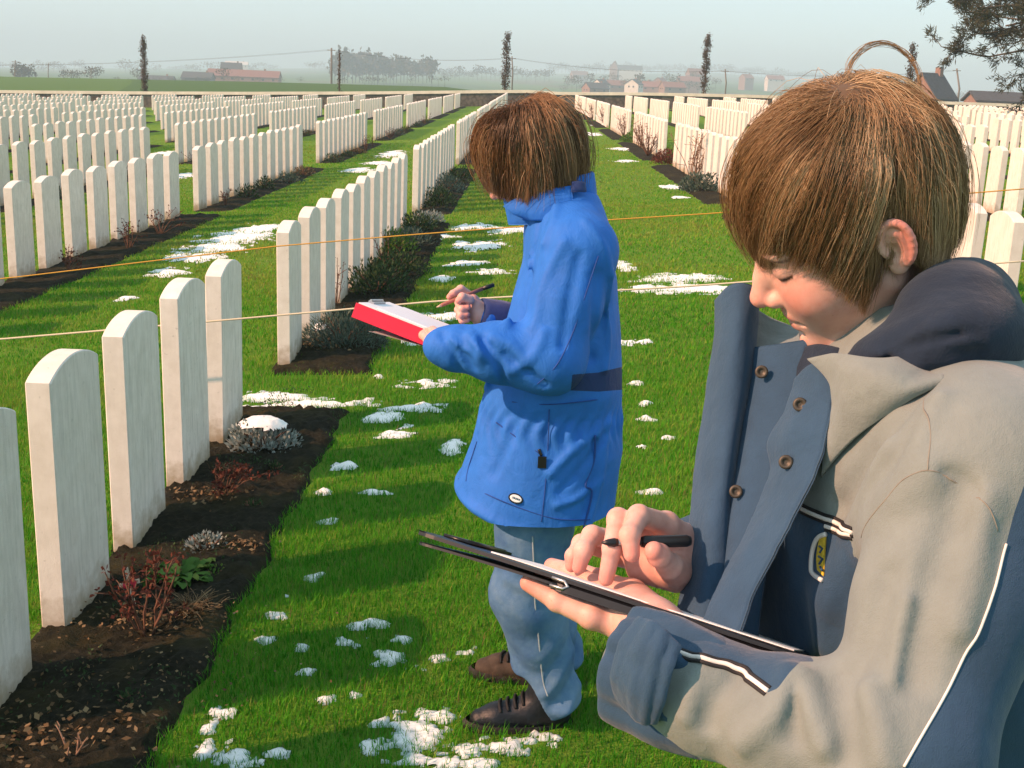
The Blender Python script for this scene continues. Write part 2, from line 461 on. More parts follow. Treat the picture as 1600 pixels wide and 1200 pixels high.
def hair(name, parent, c, A, sc, n, mat, rad, end_fn, crown=(-.035, .0, .12), seed=0, thick=.016, seg=15, root_ang=(0, 118), flow_fn=None, nclump=420, frizz=.0011, ejit=.007, Lmax=.27, droop=1.0):
    """strands grown from the scalp, laid over the skull, falling under gravity, gathered in locks"""
    r = np.random.default_rng(seed)
    O = np.array([-.010, 0, .036]); R0 = np.array([.0895, .0718, .0825])
    cr = np.array(crown)-O; cr /= np.linalg.norm(cr)
    e1 = np.cross([0, 1.0, 0], cr); e1 /= np.linalg.norm(e1); e2 = np.cross(cr, e1)
    def dirs(k):
        th = np.arccos(1-r.random(k)*(1-math.cos(R(root_ang[1])))); ph = r.uniform(0, 2*math.pi, k)
        return np.cos(th)[:, None]*cr+np.sin(th)[:, None]*(np.cos(ph)[:, None]*e1+np.sin(ph)[:, None]*e2)
    def scalp(d): return O+d/np.linalg.norm(d/R0, axis=1, keepdims=True)
    roots = scalp(dirs(n*2))
    ok = ~((roots[:, 0] > .070) & (roots[:, 2] < .075)) & ~((roots[:, 0] > .02) & (roots[:, 2] < .03)) & (roots[:, 2] > -.055)
    roots = roots[ok][:n]; n = len(roots)
    cl = roots[r.permutation(n)[:nclump]]
    near = np.argmin(((roots[:, None, :]-cl[None])**2).sum(-1), 1) if n*nclump < 8e6 else np.concatenate([np.argmin(((x[:, None, :]-cl[None])**2).sum(-1), 1) for x in np.array_split(roots, 12)])
    gdown = A @ np.array([0, 0, -1.0]); CR = cr
    def march(p, lay, jit, L):
        cr = CR/np.linalg.norm(CR)+r.normal(0, .10, (len(p), 3)); cr /= np.linalg.norm(cr, axis=1, keepdims=True)
        """all strands at once; returns (k, seg+1, 3) in head space"""
        k = len(p); path = [p.copy()]; st = (L/seg)[:, None]
        d = None
        for s in range(seg):
            rel = (p-O)/R0; nrm = rel/R0; nrm /= np.linalg.norm(nrm, axis=1, keepdims=True)
            aw = p-(O+cr*np.linalg.norm(p-O, axis=1, keepdims=True)); aw -= nrm*(aw*nrm).sum(1, keepdims=True); aw /= np.linalg.norm(aw, axis=1, keepdims=True)+1e-6
            hang = smooth(.02, -.05, p[:, 2])[:, None]
            sw = (.55*np.exp(-np.linalg.norm(p-(O+cr*.09), axis=1)/.06)+.10)[:, None]; aw = aw*np.cos(sw)-np.cross(nrm, aw)*np.sin(sw)
            w = aw*(1.0-.4*hang)+gdown*(.35+.5*hang)*droop+jit
            if flow_fn is not None: w = w+flow_fn(p, s/seg)
            w /= np.linalg.norm(w, axis=1, keepdims=True)
            d = w if d is None else d*.55+w*.45; d /= np.linalg.norm(d, axis=1, keepdims=True)
            p = p+d*st
            off = (lay*min(1.0, (s+1)/4.0)); RR = R0+off[:, None]
            q = p-O; low = q[:, 2:3] < 0; qe = q.copy(); qe[:, 2] = np.where(q[:, 2] < 0, q[:, 2]*(.42+.38*smooth(-.015, -.055, q[:, 0])), q[:, 2])
            k0 = np.linalg.norm(qe/RR, axis=1, keepdims=True)
            kmax = 1.015+.10*smooth(.0, -.10, p[:, 2])[:, None]
            s_ = np.where(k0 < 1, 1/np.maximum(k0, .2), np.where(k0 > kmax, 1+(kmax/k0-1)*.75, 1.0))
            p = O+q*np.concatenate([s_, s_, np.where(low, 1.0, s_)], 1)
            path.append(p.copy())
        return np.stack(path, 1)
    raw = 34; SEG = seg
    def grow(p, lay, jit, ej):
        nonlocal seg
        seg = raw; Q = march(p, lay, jit, np.full(len(p), Lmax)); seg = SEG
        az = np.degrees(np.arctan2(np.abs(Q[..., 1]), Q[..., 0])); b = end_fn(az)+ej[:, None]
        low = (Q[..., 2] < b); low[:, :3] = False; low[:, -1] = True
        k = np.argmax(low, 1).astype(float); x = np.linspace(0, 1, SEG+1)[None]*k[:, None]
        i = np.minimum(x.astype(int), raw-1); f = (x-i)[..., None]; r_ = np.arange(len(p))[:, None]
        return Q[r_, i]*(1-f)+Q[r_, i+1]*f
    cj = r.normal(0, .13, (nclump, 3)); clay = r.uniform(.35, 1, nclump)*thick
    ce = r.normal(0, ejit, nclump)
    G = grow(cl.copy(), clay, cj, ce)
    lay = clay[near]*.7+r.uniform(.1, 1, n)*thick*.35; fly = r.random(n) < .025; lay = np.where(fly, lay*1.5+.003, lay); jit = cj[near]+r.normal(0, .022, (n, 3))
    S_ = grow(roots.copy(), lay, jit, ce[near]*.8+r.normal(0, ejit*.8, n))
    t = np.linspace(0, 1, seg+1)[None, :, None]
    S_ = S_+(G[near]-S_)*(t**1.4)*np.where(fly, 0, r.uniform(.2, .75, n))[:, None, None]
    S_ = S_+np.cumsum(r.normal(0, frizz, S_.shape), 1)*np.minimum(t*3, 1)*.6
    W = c+(S_*sc) @ A
    T = np.gradient(W, axis=1); T /= np.linalg.norm(T, axis=2, keepdims=True)+1e-9
    ref = np.array([.31, .87, .38]); U = np.cross(T, ref); U /= np.linalg.norm(U, axis=2, keepdims=True)+1e-9; B = np.cross(T, U)
    w = rad*np.interp(np.linspace(0, 1, seg+1), [0, .7, 1], [1, .9, .25])[None, :, None]*r.uniform(.7, 1.3, n)[:, None, None]
    ring = np.stack([W+w*(math.cos(a)*U+math.sin(a)*B) for a in (0, 2.094, 4.189)], 2)
    V = ring.reshape(-1, 3); base = (np.arange(n)*(seg+1)*3)[:, None, None, None]
    s_ = np.arange(seg)[None, :, None, None]*3; j = np.arange(3)[None, None, :, None]; jn = (j+1) % 3
    F = np.concatenate([base+s_+j, base+s_+jn, base+s_+3+jn, base+s_+3+j], -1).reshape(-1, 4)
    tint = np.clip(.45+.24*r.normal(size=nclump)[near]+.09*r.normal(size=n), 0, 1)
    tint = np.repeat(tint, (seg+1)*3)
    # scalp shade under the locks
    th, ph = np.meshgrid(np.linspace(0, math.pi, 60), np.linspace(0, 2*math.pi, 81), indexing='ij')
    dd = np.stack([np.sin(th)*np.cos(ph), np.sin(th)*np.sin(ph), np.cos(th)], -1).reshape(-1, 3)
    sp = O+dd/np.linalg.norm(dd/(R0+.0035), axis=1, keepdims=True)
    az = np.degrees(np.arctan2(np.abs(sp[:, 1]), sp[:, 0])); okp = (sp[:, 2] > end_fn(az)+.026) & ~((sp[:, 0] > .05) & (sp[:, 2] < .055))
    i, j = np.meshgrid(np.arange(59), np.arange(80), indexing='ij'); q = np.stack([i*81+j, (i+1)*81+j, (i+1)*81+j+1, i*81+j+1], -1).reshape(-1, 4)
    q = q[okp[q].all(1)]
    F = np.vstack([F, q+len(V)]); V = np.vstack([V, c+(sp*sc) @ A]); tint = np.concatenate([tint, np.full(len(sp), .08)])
    return mesh_np(name, V, F, mat, parent, True, None, {'tint': tint})
# ------------------------------------------------------------------ materials of the place
def mat_lawn():
    t = NT('lawn'); p = t.pos()
    a = t.noise(.45, 5, .6, p); b = t.noise(6, 5, .6, p); c = t.noise(120, 3, .6, p)
    g = t.ramp(b, [(.2, (.075, .19, .012)), (.5, (.14, .28, .026)), (.8, (.22, .33, .045))])
    g = t.mix(t.ramp(a, [(.38, (0, 0, 0)), (.7, (1, 1, 1))]), g, (.15, .29, .03))
    d = t.ramp(t.noise(2.3, 6, .7, p), [(.60, (0, 0, 0)), (.74, (1, 1, 1))])
    g = t.mix(t.math('MULTIPLY', d, .5), g, (.07, .06, .03))
    g = t.mix(t.math('MULTIPLY', c, .35), g, (.04, .11, .01))
    t.set(g, .9, .1); t.bump(c, .9, .03)
    return t.m
def mat_field():
    t = NT('field'); p = t.pos()
    a = t.noise(.004, 2, .5, p, (1, .35, 1)); b = t.noise(.03, 3, .5, p)
    g = t.ramp(a, [(.38, (.060, .12, .030)), (.46, (.085, .16, .035)), (.54, (.11, .11, .05)), (.6, (.06, .13, .035)), (.7, (.13, .115, .065))], 'CONSTANT')
    g = t.mix(t.math('MULTIPLY', b, .5), g, (.05, .11, .03))
    return t.set(g, .9, .1)
def mat_soil():
    t = NT('soil'); p = t.pos()
    a = t.noise(35, 6, .7, p); b = t.noise(4, 4, .6, p)
    g = t.ramp(a, [(.25, (.008, .009, .006)), (.55, (.020, .020, .013)), (.8, (.060, .050, .032))])
    g = t.mix(t.ramp(b, [(.5, (0, 0, 0)), (.75, (.7, .7, .7))]), g, (.05, .045, .018))
    t.set(g, .95, .1); t.bump(a, 1.0, .02)
    return t.m
def mat_stone(warm=1.0):
    t = NT('portland_stone'); c = t.coord(); p = t.pos()
    oi = t.n('ShaderNodeObjectInfo')
    a = t.noise(14, 6, .65, p); st = t.noise(9, 5, .7, p, (6, 6, .7)); fine = t.noise(260, 3, .6, p)
    base = t.ramp(a, [(.25, (.66, .63, .56)), (.6, (.78, .755, .69)), (.85, (.82, .80, .75))])
    sx = t.n('ShaderNodeSeparateXYZ'); t.l(t.coord('Normal'), sx.inputs[0]); face = t.math('MULTIPLY_ADD', t.math('ABSOLUTE', sx.outputs[0]), .8); face.node.inputs[2].default_value = .2
    base = t.mix(t.math('MULTIPLY', face, t.ramp(st, [(.43, (0, 0, 0)), (.70, (.55, .55, .55))])), base, (.42, .425, .375))
    sep = t.n('ShaderNodeSeparateXYZ'); t.l(c, sep.inputs[0])
    z = sep.outputs[2]
    low = t.ramp(t.math('ADD', z, t.math('MULTIPLY', t.math('SUBTRACT', a, .5), .22)), [(0, (1, 1, 1)), (.055, (.75, .75, .75)), (.15, (0, 0, 0))])
    base = t.mix(low, base, (.30, .235, .125))
    sp = t.ramp(t.noise(55, 3, .5, p), [(.68, (0, 0, 0)), (.74, (.5, .5, .5))])
    base = t.mix(sp, base, (.40, .40, .36))
    base = t.mix(t.math('MULTIPLY', oi.outputs['Random'], .22), base, (.60, .56, .48))
    t.set(base, .85, .2); t.bump(fine, .25, .004)
    return t.m
def mat_wall():
    t = NT('flint_wall'); p = t.pos()
    v = t.n('ShaderNodeTexVoronoi'); v.inputs['Scale'].default_value = 5.0; t.l(p, v.inputs['Vector'])
    g = t.ramp(v.outputs['Distance'], [(.0, (.14, .125, .11)), (.45, (.10, .09, .08)), (.7, (.035, .032, .03))])
    g = t.mix(t.math('MULTIPLY', t.noise(3, 3, .6, p), .6), g, (.16, .14, .12))
    t.set(g, .9, .2); return t.m
M = {} if "M" not in globals() else M
M['lawn'] = mat_lawn(); M['field'] = mat_field(); M['soil'] = mat_soil(); M['stone'] = mat_stone(); M['flint'] = mat_wall()
M['coping'] = plain('coping_stone', (.70, .66, .56), .85, .15, 2)
M['bark'] = plain('bark', (.10, .075, .05), .9, .4, 40, .1, .5)
M['wood_pole'] = plain('pole_wood', (.16, .13, .10), .9, .3, 8)
M['engrave'] = plain('engraved_stone', (.15, .15, .14), .9, .2, 60)

# ------------------------------------------------------------------ ground: one sheet to the horizon
def terrain_z(x, y):
    z0 = gz(np.clip(x, -75, 75), np.clip(y, -20, 82))
    # angle of the far skyline above eye level (in photograph pixels), by bearing
    bx = x/np.maximum(y, 1.0)*FOCAL+828
    sky = np.interp(bx, [-400, 0, 300, 600, 800, 1000, 1100, 1250, 1500, 1700, 2200], [-16, -16, -6, 8, 8, 16, 22, 16, 0, 0, 0])
    crest = np.interp(bx, [-200, 0, 400, 700, 850, 1000], [-1.2, -1.0, -.2, .2, -.9, -1.8])
    val = np.interp(bx, [0, 700, 1000, 1300, 1700], [-9, -7, -7, -6, -4])
    zf = CAM_Z+sky*2600/1907.0
    a = smooth(82, 150, y)
    z = z0*(1-a)+crest*a
    b = smooth(155, 420, y)
    z = z*(1-b)+val*b
    c = np.clip((y-480)/(2600-480), 0, 1)
    z = np.where(y > 480, val+(zf-val)*(c**1.15), z)
    z = np.where(y > 2600, zf-(y-2600)*.02, z)
    return z
def ground_sheet():
    xs = np.unique(np.concatenate([np.linspace(-4000, -80, 40), np.linspace(-80, -12, 40), np.linspace(-12, 8, 101), np.linspace(8, 80, 40), np.linspace(80, 4000, 40)]))
    ys = np.unique(np.concatenate([np.linspace(-60, 0, 8), np.linspace(0, 20, 101), np.linspace(20, 90, 60), np.linspace(90, 480, 50), np.linspace(480, 6000, 60)]))
    X, Y = np.meshgrid(xs, ys, indexing='ij')
    Z = terrain_z(X, Y)
    V = np.stack([X, Y, Z], -1).reshape(-1, 3); ny = len(ys)
    i, j = np.meshgrid(np.arange(len(xs)-1), np.arange(ny-1), indexing='ij')
    F = np.stack([i*ny+j, (i+1)*ny+j, (i+1)*ny+j+1, i*ny+j+1], -1).reshape(-1, 4)
    fy = Y.reshape(-1)[F].mean(1)
    tag(mesh_np('ground', V, F, [M['lawn'], M['field']], None, True, (fy > 80).astype(int)), kind='structure')
ground_sheet()

# ------------------------------------------------------------------ rows, blocks and beds
PITCH_Y = 0.64
ROW_X = [-1.34-2.98*k for k in range(12)]
def blocks_left(k):
    if k == 0: return [(-1.82+.64*0, 12), (6.78, 11), (14.99, 12), (24.03, 12), (33.3, 12), (42.6, 12), (51.9, 12), (61.2, 12), (70.3, 9)]
    y0 = 7.45+random.uniform(-.15, .15)*(k > 1)
    return [(y0+9.3*i-.97*(i > 0), 12) for i in range(-1, 7)]+[(71.6, 8)]
BEDS = []      # (x_lo, x_hi, y_lo, y_hi): the planting strips, with no grass in them
STONES = []    # x, y, facing, row kind, row number, block number, index
for k, x in enumerate(ROW_X):
    for bi, (y0, n) in enumerate(blocks_left(k)):
        ylo = None
        for i in range(n):
            y = y0+PITCH_Y*i+random.uniform(-.012, .012)
            if k == 0 and bi == 0: y = 5.21-PITCH_Y*(n-1-i)
            if y < 1.2 or y > 76.5: continue
            if ylo is None: ylo = y
            yhi = y
            STONES.append((x, y, 1, 'left', k, bi, i))
        if ylo is not None: BEDS.append((x-.12, x+.5, ylo-.2, yhi+.62))
ROWR_X = [2.88+2.98*k for k in range(11)]
for k, x in enumerate(ROWR_X):
    st = [(-.1-9.3, 12), (-.1, 10), (7.0, 12), (16.3, 12), (25.6, 12), (34.9, 12), (44.2, 12), (53.5, 12), (62.8, 12), (72.1, 7)]
    if k: st = [(a-2.0, n) for a, n in st]
    for bi, (y0, n) in enumerate(st):
        ylo = None
        for i in range(n):
            y = y0+PITCH_Y*i+random.uniform(-.012, .012)
            if y < .5 or y > 76.5: continue
            if ylo is None: ylo = y
            yhi = y
            STONES.append((x, y, -1, 'right', k, bi, i))
        if ylo is not None: BEDS.append((x-.5, x+.12, ylo-.2, yhi+.62))
def bed_mesh(b, name='soil_bed'):
    x0, x1, y0, y1 = b
    near = y0 < 12 and abs(x0) < 8
    step = .02 if (near and -2 < x0 < 0) else (.06 if near else .25)
    xs = np.linspace(x0, x1, max(4, int((x1-x0)/step))); ys = np.linspace(y0, y1, max(4, int((y1-y0)/step)))
    X, Y = np.meshgrid(xs, ys, indexing='ij')
    e = np.minimum(np.minimum(X-x0, x1-X), np.minimum(Y-y0, y1-Y))
    wob = .012*np.sin(Y*9+x0)+.01*np.sin(Y*23)
    Z = gz(X, Y)+.012+smooth(0, .07, e)*(.022+.012*fbm_sin(X, Y, 9, 3)+.008*fbm_sin(X, Y, 40, 4))-.03*smooth(.04, 0, e)
    if near: Z = Z+smooth(0, .05, e)*(RNG.uniform(-.007, .009, Z.shape)+.012*(RNG.random(Z.shape) < .05))
    Xw = X+wob*(np.abs(X-x0) < .05)+wob*(np.abs(X-x1) < .05)
    n = len(ys); V = np.stack([Xw, Y, Z], -1).reshape(-1, 3)
    i, j = np.meshgrid(np.arange(len(xs)-1), np.arange(n-1), indexing='ij')
    F = np.stack([i*n+j, (i+1)*n+j, (i+1)*n+j+1, i*n+j+1], -1).reshape(-1, 4)
    return V, F
def make_beds():
    far = MB()
    for b in BEDS:
        V, F = bed_mesh(b)
        if b[2] < 12 and abs(b[0]) < 8: tag(mesh_np('soil_bed', V, F, M['soil']), kind='structure')
        else: far.add(V, F)
    tag(far.build('soil_bed', M['soil'], None, True), kind='structure')
make_beds()

# ------------------------------------------------------------------ headstones
def stone_mesh(hgt, w=.381, th=.076, seg=14):
    """origin at the foot of the front near edge; broad face in +x, runs along +y, bevelled"""
    rise = .047; sh = hgt-rise
    ys = np.linspace(0, w, seg+1); rad = (w*w/4+rise*rise)/(2*rise)
    zs = sh+np.sqrt(np.maximum(rad*rad-(ys-w/2)**2, 0))-(rad-rise)
    out = [(0, -.12)]+[(0, z) for z in np.linspace(0, sh, 3)[:-1]]+list(zip(ys, zs))+[(w, 0), (w, -.12)]
    O = np.array(out); n = len(O)
    c = np.array([w/2, hgt*.5]); b = .004
    def inset(o, d):
        q = o.copy(); q[:, 0] = np.clip(o[:, 0], d, w-d); q[:, 1] = np.where(o[:, 1] > 0.1, o[:, 1]-d*.9, o[:, 1]); return q
    rings = [(0, inset(O, b)), (-b, O), (-th+b, O), (-th, inset(O, b))]
    V = np.vstack([np.column_stack([np.full(n, x), o]) for x, o in rings])
    F = []
    for r in range(3):
        for i in range(n-1): F.append((r*n+i, r*n+i+1, (r+1)*n+i+1, (r+1)*n+i))
    me = bpy.data.meshes.new('headstone')
    faces = F+[tuple(range(n-1, -1, -1)), tuple(3*n+np.arange(n))]
    me.from_pydata([tuple(v) for v in V], [], [tuple(int(i) for i in f) for f in faces])
    me.materials.append(M['stone']); me.update()
    return me
STONE_ME = [stone_mesh(h) for h in (.862, .852, .868, .858)]
LOW_ME = [stone_mesh(h, seg=5) for h in (.865, .875)]
ORD = ['nearest', 'second', 'third', 'fourth', 'fifth', 'sixth', 'seventh', 'eighth', 'ninth', 'tenth', 'eleventh', 'twelfth', 'thirteenth', 'fourteenth']
BLK = ['nearest', 'second', 'third', 'fourth', 'fifth', 'sixth', 'seventh', 'eighth', 'ninth', 'tenth']
def in_view(x, y, m=60):
    p = project(np.array([x, y, float(gz(x, y))+.5]))
    return p[2] > .3 and -m < p[0] < 1600+m and p[1] < 1500
def hidden_by_boy(x, y):
    a = project(np.array([x, y, float(gz(x, y))+.85])); b = project(np.array([x, y, float(gz(x, y))]))
    return a[0] > 1240 and b[0] < 1440 and a[1] > 170 and a[1] < 1200 and x > 0
def label_left(k, bi, i, nth, nb):
    row = ['left front row', 'second left row', 'third left row', 'fourth left row', 'fifth left row', 'sixth left row'][min(k, 5)]
    return f'pale headstone, {ORD[nth]} stone of the {BLK[nb]} block in the {row}'
def label_right(k, bi, i, nth, nb):
    row = ['first sunlit row', 'second sunlit row', 'third sunlit row', 'fourth sunlit row', 'fifth sunlit row', 'sixth sunlit row'][min(k, 5)]
    return f'cream headstone, {ORD[nth]} stone of the {BLK[nb]} block, {row} right of the aisle'
def make_stones():
    vis = [s for s in STONES if (in_view(s[0], s[1]) or in_view(s[0], s[1]+.38))]
    vis.sort(key=lambda s: s[0]**2+s[1]**2+(1e4 if hidden_by_boy(s[0], s[1]) else 0)+(1e5 if s[4] > (5 if s[2] > 0 else 3) else 0))
    ind = set(id(s) for s in vis[:296])
    near = [s for s in vis if id(s) in ind]
    rest = [s for s in vis if id(s) not in ind]
    vid = set(id(s) for s in vis); rest += [s for s in STONES if id(s) not in vid and in_view(s[0], s[1], 700)]
    near.sort(key=lambda s: (s[3], s[4], s[5], s[6]))
    seen_b = {}; cnt = {}
    out = {}
    for s in near:
        row = (s[3], s[4]); blk = (s[3], s[4], s[5])
        bl = seen_b.setdefault(row, [])
        if blk not in bl: bl.append(blk)
        nth = cnt.get(blk, 0); cnt[blk] = nth+1
        x, y = s[0], s[1]
        o = bpy.data.objects.new('headstone', STONE_ME[(s[6]*7+s[4]*3+s[5]) % 4])
        COL.objects.link(o)
        j = random.uniform(-.012, .012)
        if s[2] > 0:
            o.location = (x, y, float(gz(x, y+.19))-.01); o.rotation_euler = (random.uniform(-.006, .006), random.uniform(-.008, .008), j)
            lab = label_left(s[4], s[5], s[6], nth, len(bl)-1)
        else:
            o.location = (x, y+.381, float(gz(x, y+.19))-.01); o.rotation_euler = (random.uniform(-.006, .006), random.uniform(-.008, .008), math.pi+j)
            lab = label_right(s[4], s[5], s[6], nth, len(bl)-1)
        tag(o, lab, 'headstone', 'headstones standing in rows')
        out[(s[3], s[4], s[5], s[6])] = o
    far = MB()
    for s in rest:
        me = LOW_ME[s[6] % 2]
        V = np.empty(len(me.vertices)*3); me.vertices.foreach_get('co', V); V = V.reshape(-1, 3)
        if s[2] < 0: V = V*np.array([-1, -1, 1])+np.array([0, .381, 0])
        V = V+np.array([s[0], s[1], float(gz(s[0], s[1]))-.01])
        fs = {}
        for p in me.polygons: fs.setdefault(len(p.vertices), []).append(tuple(p.vertices))
        first = True
        for kk, f in fs.items():
            if first: far.add(V, f); first = False
            else:
                far.F.setdefault(kk, []).append(np.array(f)+far.n-len(V)); far.M.setdefault(kk, []).append(np.zeros(len(f)))
    ob = far.build('headstone', STONE_FAR)
    tag(ob, 'many small white headstones in the farther rows before the boundary wall', 'headstones', kind='stuff')
    return out
def mat_stone_far():
    t = NT('portland_stone_distant'); p = t.pos()
    base = t.ramp(t.noise(1.2, 4, .6, p), [(.3, (.66, .63, .56)), (.7, (.80, .775, .71))])
    return t.set(base, .85, .2)
STONE_FAR = mat_stone_far()
HS = make_stones()
def carvings():
    ks = sorted([k for k in HS if k[0] == 'left' and k[1] == 0 and HS[k].location.y < 8.2], key=lambda k: HS[k].location.y)
    for q, k in enumerate(ks[:7]):
        o = HS[k]; mw = np.array(o.matrix_basis)
        def wl(pts, closed=False):
            p = np.array([(.0006, y, z) for y, z in pts]+([(.0006, *pts[0])] if closed else [])); return p @ mw[:3, :3].T+mw[:3, 3]
        c, z0 = .19, .655; r = [.048, .052, .046][q % 3]
        an = np.linspace(0, 2*math.pi, 25); mb = MB()
        mb.tube(wl([(c+r*math.cos(a), z0+r*1.12*math.sin(a)) for a in an]), .004, 5); mb.tube(wl([(c+r*.72*math.cos(a), z0+r*.8*math.sin(a)) for a in an]), .0028, 5)
        for a in an[::3]: mb.tube(wl([(c+r*.75*math.cos(a), z0+r*.85*math.sin(a)), (c+r*.1*math.cos(a+.5), z0+r*.1*math.sin(a+.5))]), .0018, 4)
        mb.tube(wl([(c-.022, z0+r*1.15), (c-.03, z0+r*1.6), (c, z0+r*1.4), (c+.03, z0+r*1.6), (c+.022, z0+r*1.15)]), .0014, 5)
        mb.build('badge_carving', M['engrave'], o, True)
        w, a, zb, zt, za = .014, .072, .12, .42, .325
        MB().tube(wl([(c-w, zb), (c-w, za-w), (c-a, za-w), (c-a, za+w), (c-w, za+w), (c-w, zt), (c+w, zt), (c+w, za+w), (c+a, za+w), (c+a, za-w), (c+w, za-w), (c+w, zb)], True), .0032, 5).build('cross_carving', M['engrave'], o, True)

# ------------------------------------------------------------------ boundary wall
def make_wall():
    y0 = 78.0
    xs = np.arange(-110, 111, 2.0)
    top = gz(np.clip(xs, -75, 75), 78)+.95
    b = empty('boundary_wall', (0, y0, 0), 'long low flint wall with pale coping along the far end of the cemetery', 'wall')
    def strip(lo, hi, ya, yb, m, name):
        n = len(xs); V = np.vstack([np.column_stack([xs, np.full(n, y), z]) for y, z in ((ya, lo), (ya, hi), (yb, hi), (yb, lo))])
        i = np.arange(n-1); F = np.vstack([np.stack([r*n+i, r*n+i+1, ((r+1) % 4)*n+i+1, ((r+1) % 4)*n+i], -1) for r in range(4)])
        mesh_np(name, V, F, m, b, False)
    strip(top-1.6, top-.13, y0, y0+.5, M['flint'], 'wall_face')
    strip(top-.13, top+.05, y0-.07, y0+.57, M['coping'], 'coping')
make_wall()
# ------------------------------------------------------------------ foliage tools
def leaf_quads(C, D, N, ln, wd):
    """rhombic leaves: C foot (n,3), D direction, N rough normal"""
    D = D/np.linalg.norm(D, axis=1, keepdims=True)
    s = np.cross(D, N); s /= np.linalg.norm(s, axis=1, keepdims=True)+1e-9
    ln = np.broadcast_to(ln, len(C))[:, None]; wd = np.broadcast_to(wd, len(C))[:, None]
    V = np.stack([C, C+D*ln*.5+s*wd*.5, C+D*ln, C+D*ln*.5-s*wd*.5], 1).reshape(-1, 3)
    return V, np.arange(len(C)*4).reshape(-1, 4)
def rdir(n, r=RNG):
    v = r.normal(size=(n, 3)); return v/np.linalg.norm(v, axis=1, keepdims=True)
def mat_leaf(name, a, b, c=None, trans=.25, rough=.75):
    t = NT(name); v = t.attr('tint')
    st = [(0, a), (1, b)] if c is None else [(0, a), (.6, b), (1, c)]
    col = t.ramp(v, st); t.set(col, rough, .15)
    tr = t.n('ShaderNodeBsdfTranslucent'); t.l(col, tr.inputs[0])
    mx = t.n('ShaderNodeMixShader'); mx.inputs[0].default_value = trans
    t.l(t.b.outputs[0], mx.inputs[1]); t.l(tr.outputs[0], mx.inputs[2]); t.l(mx.outputs[0], t.o.inputs[0])
    return t.m
def mat_grass():
    t = NT('grass_blades'); v = t.attr('tint')
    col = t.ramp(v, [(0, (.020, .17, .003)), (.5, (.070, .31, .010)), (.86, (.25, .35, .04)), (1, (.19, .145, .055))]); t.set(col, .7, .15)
    tr = t.n('ShaderNodeBsdfTranslucent'); t.l(col, tr.inputs[0]); mx = t.n('ShaderNodeMixShader'); mx.inputs[0].default_value = .3
    t.l(t.b.outputs[0], mx.inputs[1]); t.l(tr.outputs[0], mx.inputs[2]); t.l(mx.outputs[0], t.o.inputs[0]); return t.m
M['grass'] = mat_grass()
M['shrub'] = mat_leaf('shrub_leaf', (.022, .045, .018), (.055, .10, .04))
M['greyshrub'] = mat_leaf('grey_shrub_leaf', (.045, .075, .055), (.14, .19, .15))
M['frost'] = mat_leaf('frosted_leaf', (.13, .17, .15), (.42, .47, .44))
M['bright'] = mat_leaf('bright_leaf', (.035, .10, .015), (.09, .20, .035), (.20, .25, .05))
M['dry'] = mat_leaf('dry_leaf', (.07, .045, .022), (.20, .135, .07), (.30, .22, .12))
M['redtwig'] = mat_leaf('red_bud', (.065, .020, .015), (.165, .052, .034))
M['twig'] = plain('twig_bark', (.13, .065, .04), .85, .4, 60)
M['paletwig'] = plain('pale_twig_bark', (.24, .15, .10), .85, .4, 60)
M['poplar'] = mat_leaf('dead_poplar_leaf', (.05, .035, .022), (.13, .09, .06))
M['needle'] = mat_leaf('dark_twiglet', (.035, .037, .022), (.085, .085, .05))
def mat_snow():
    t = NT('old_snow'); p = t.pos()
    a = t.noise(40, 5, .6, p)
    v = t.math('ADD', t.attr('tint'), t.math('MULTIPLY', t.math('SUBTRACT', a, .5), 1.1))
    t.set(t.ramp(v, [(0, (.20, .30, .22)), (.3, (.42, .52, .51)), (.6, (.66, .71, .72)), (1, (.86, .87, .86))]), .5, .35); t.bump(a, .5, .01); return t.m
M['snow'] = mat_snow()

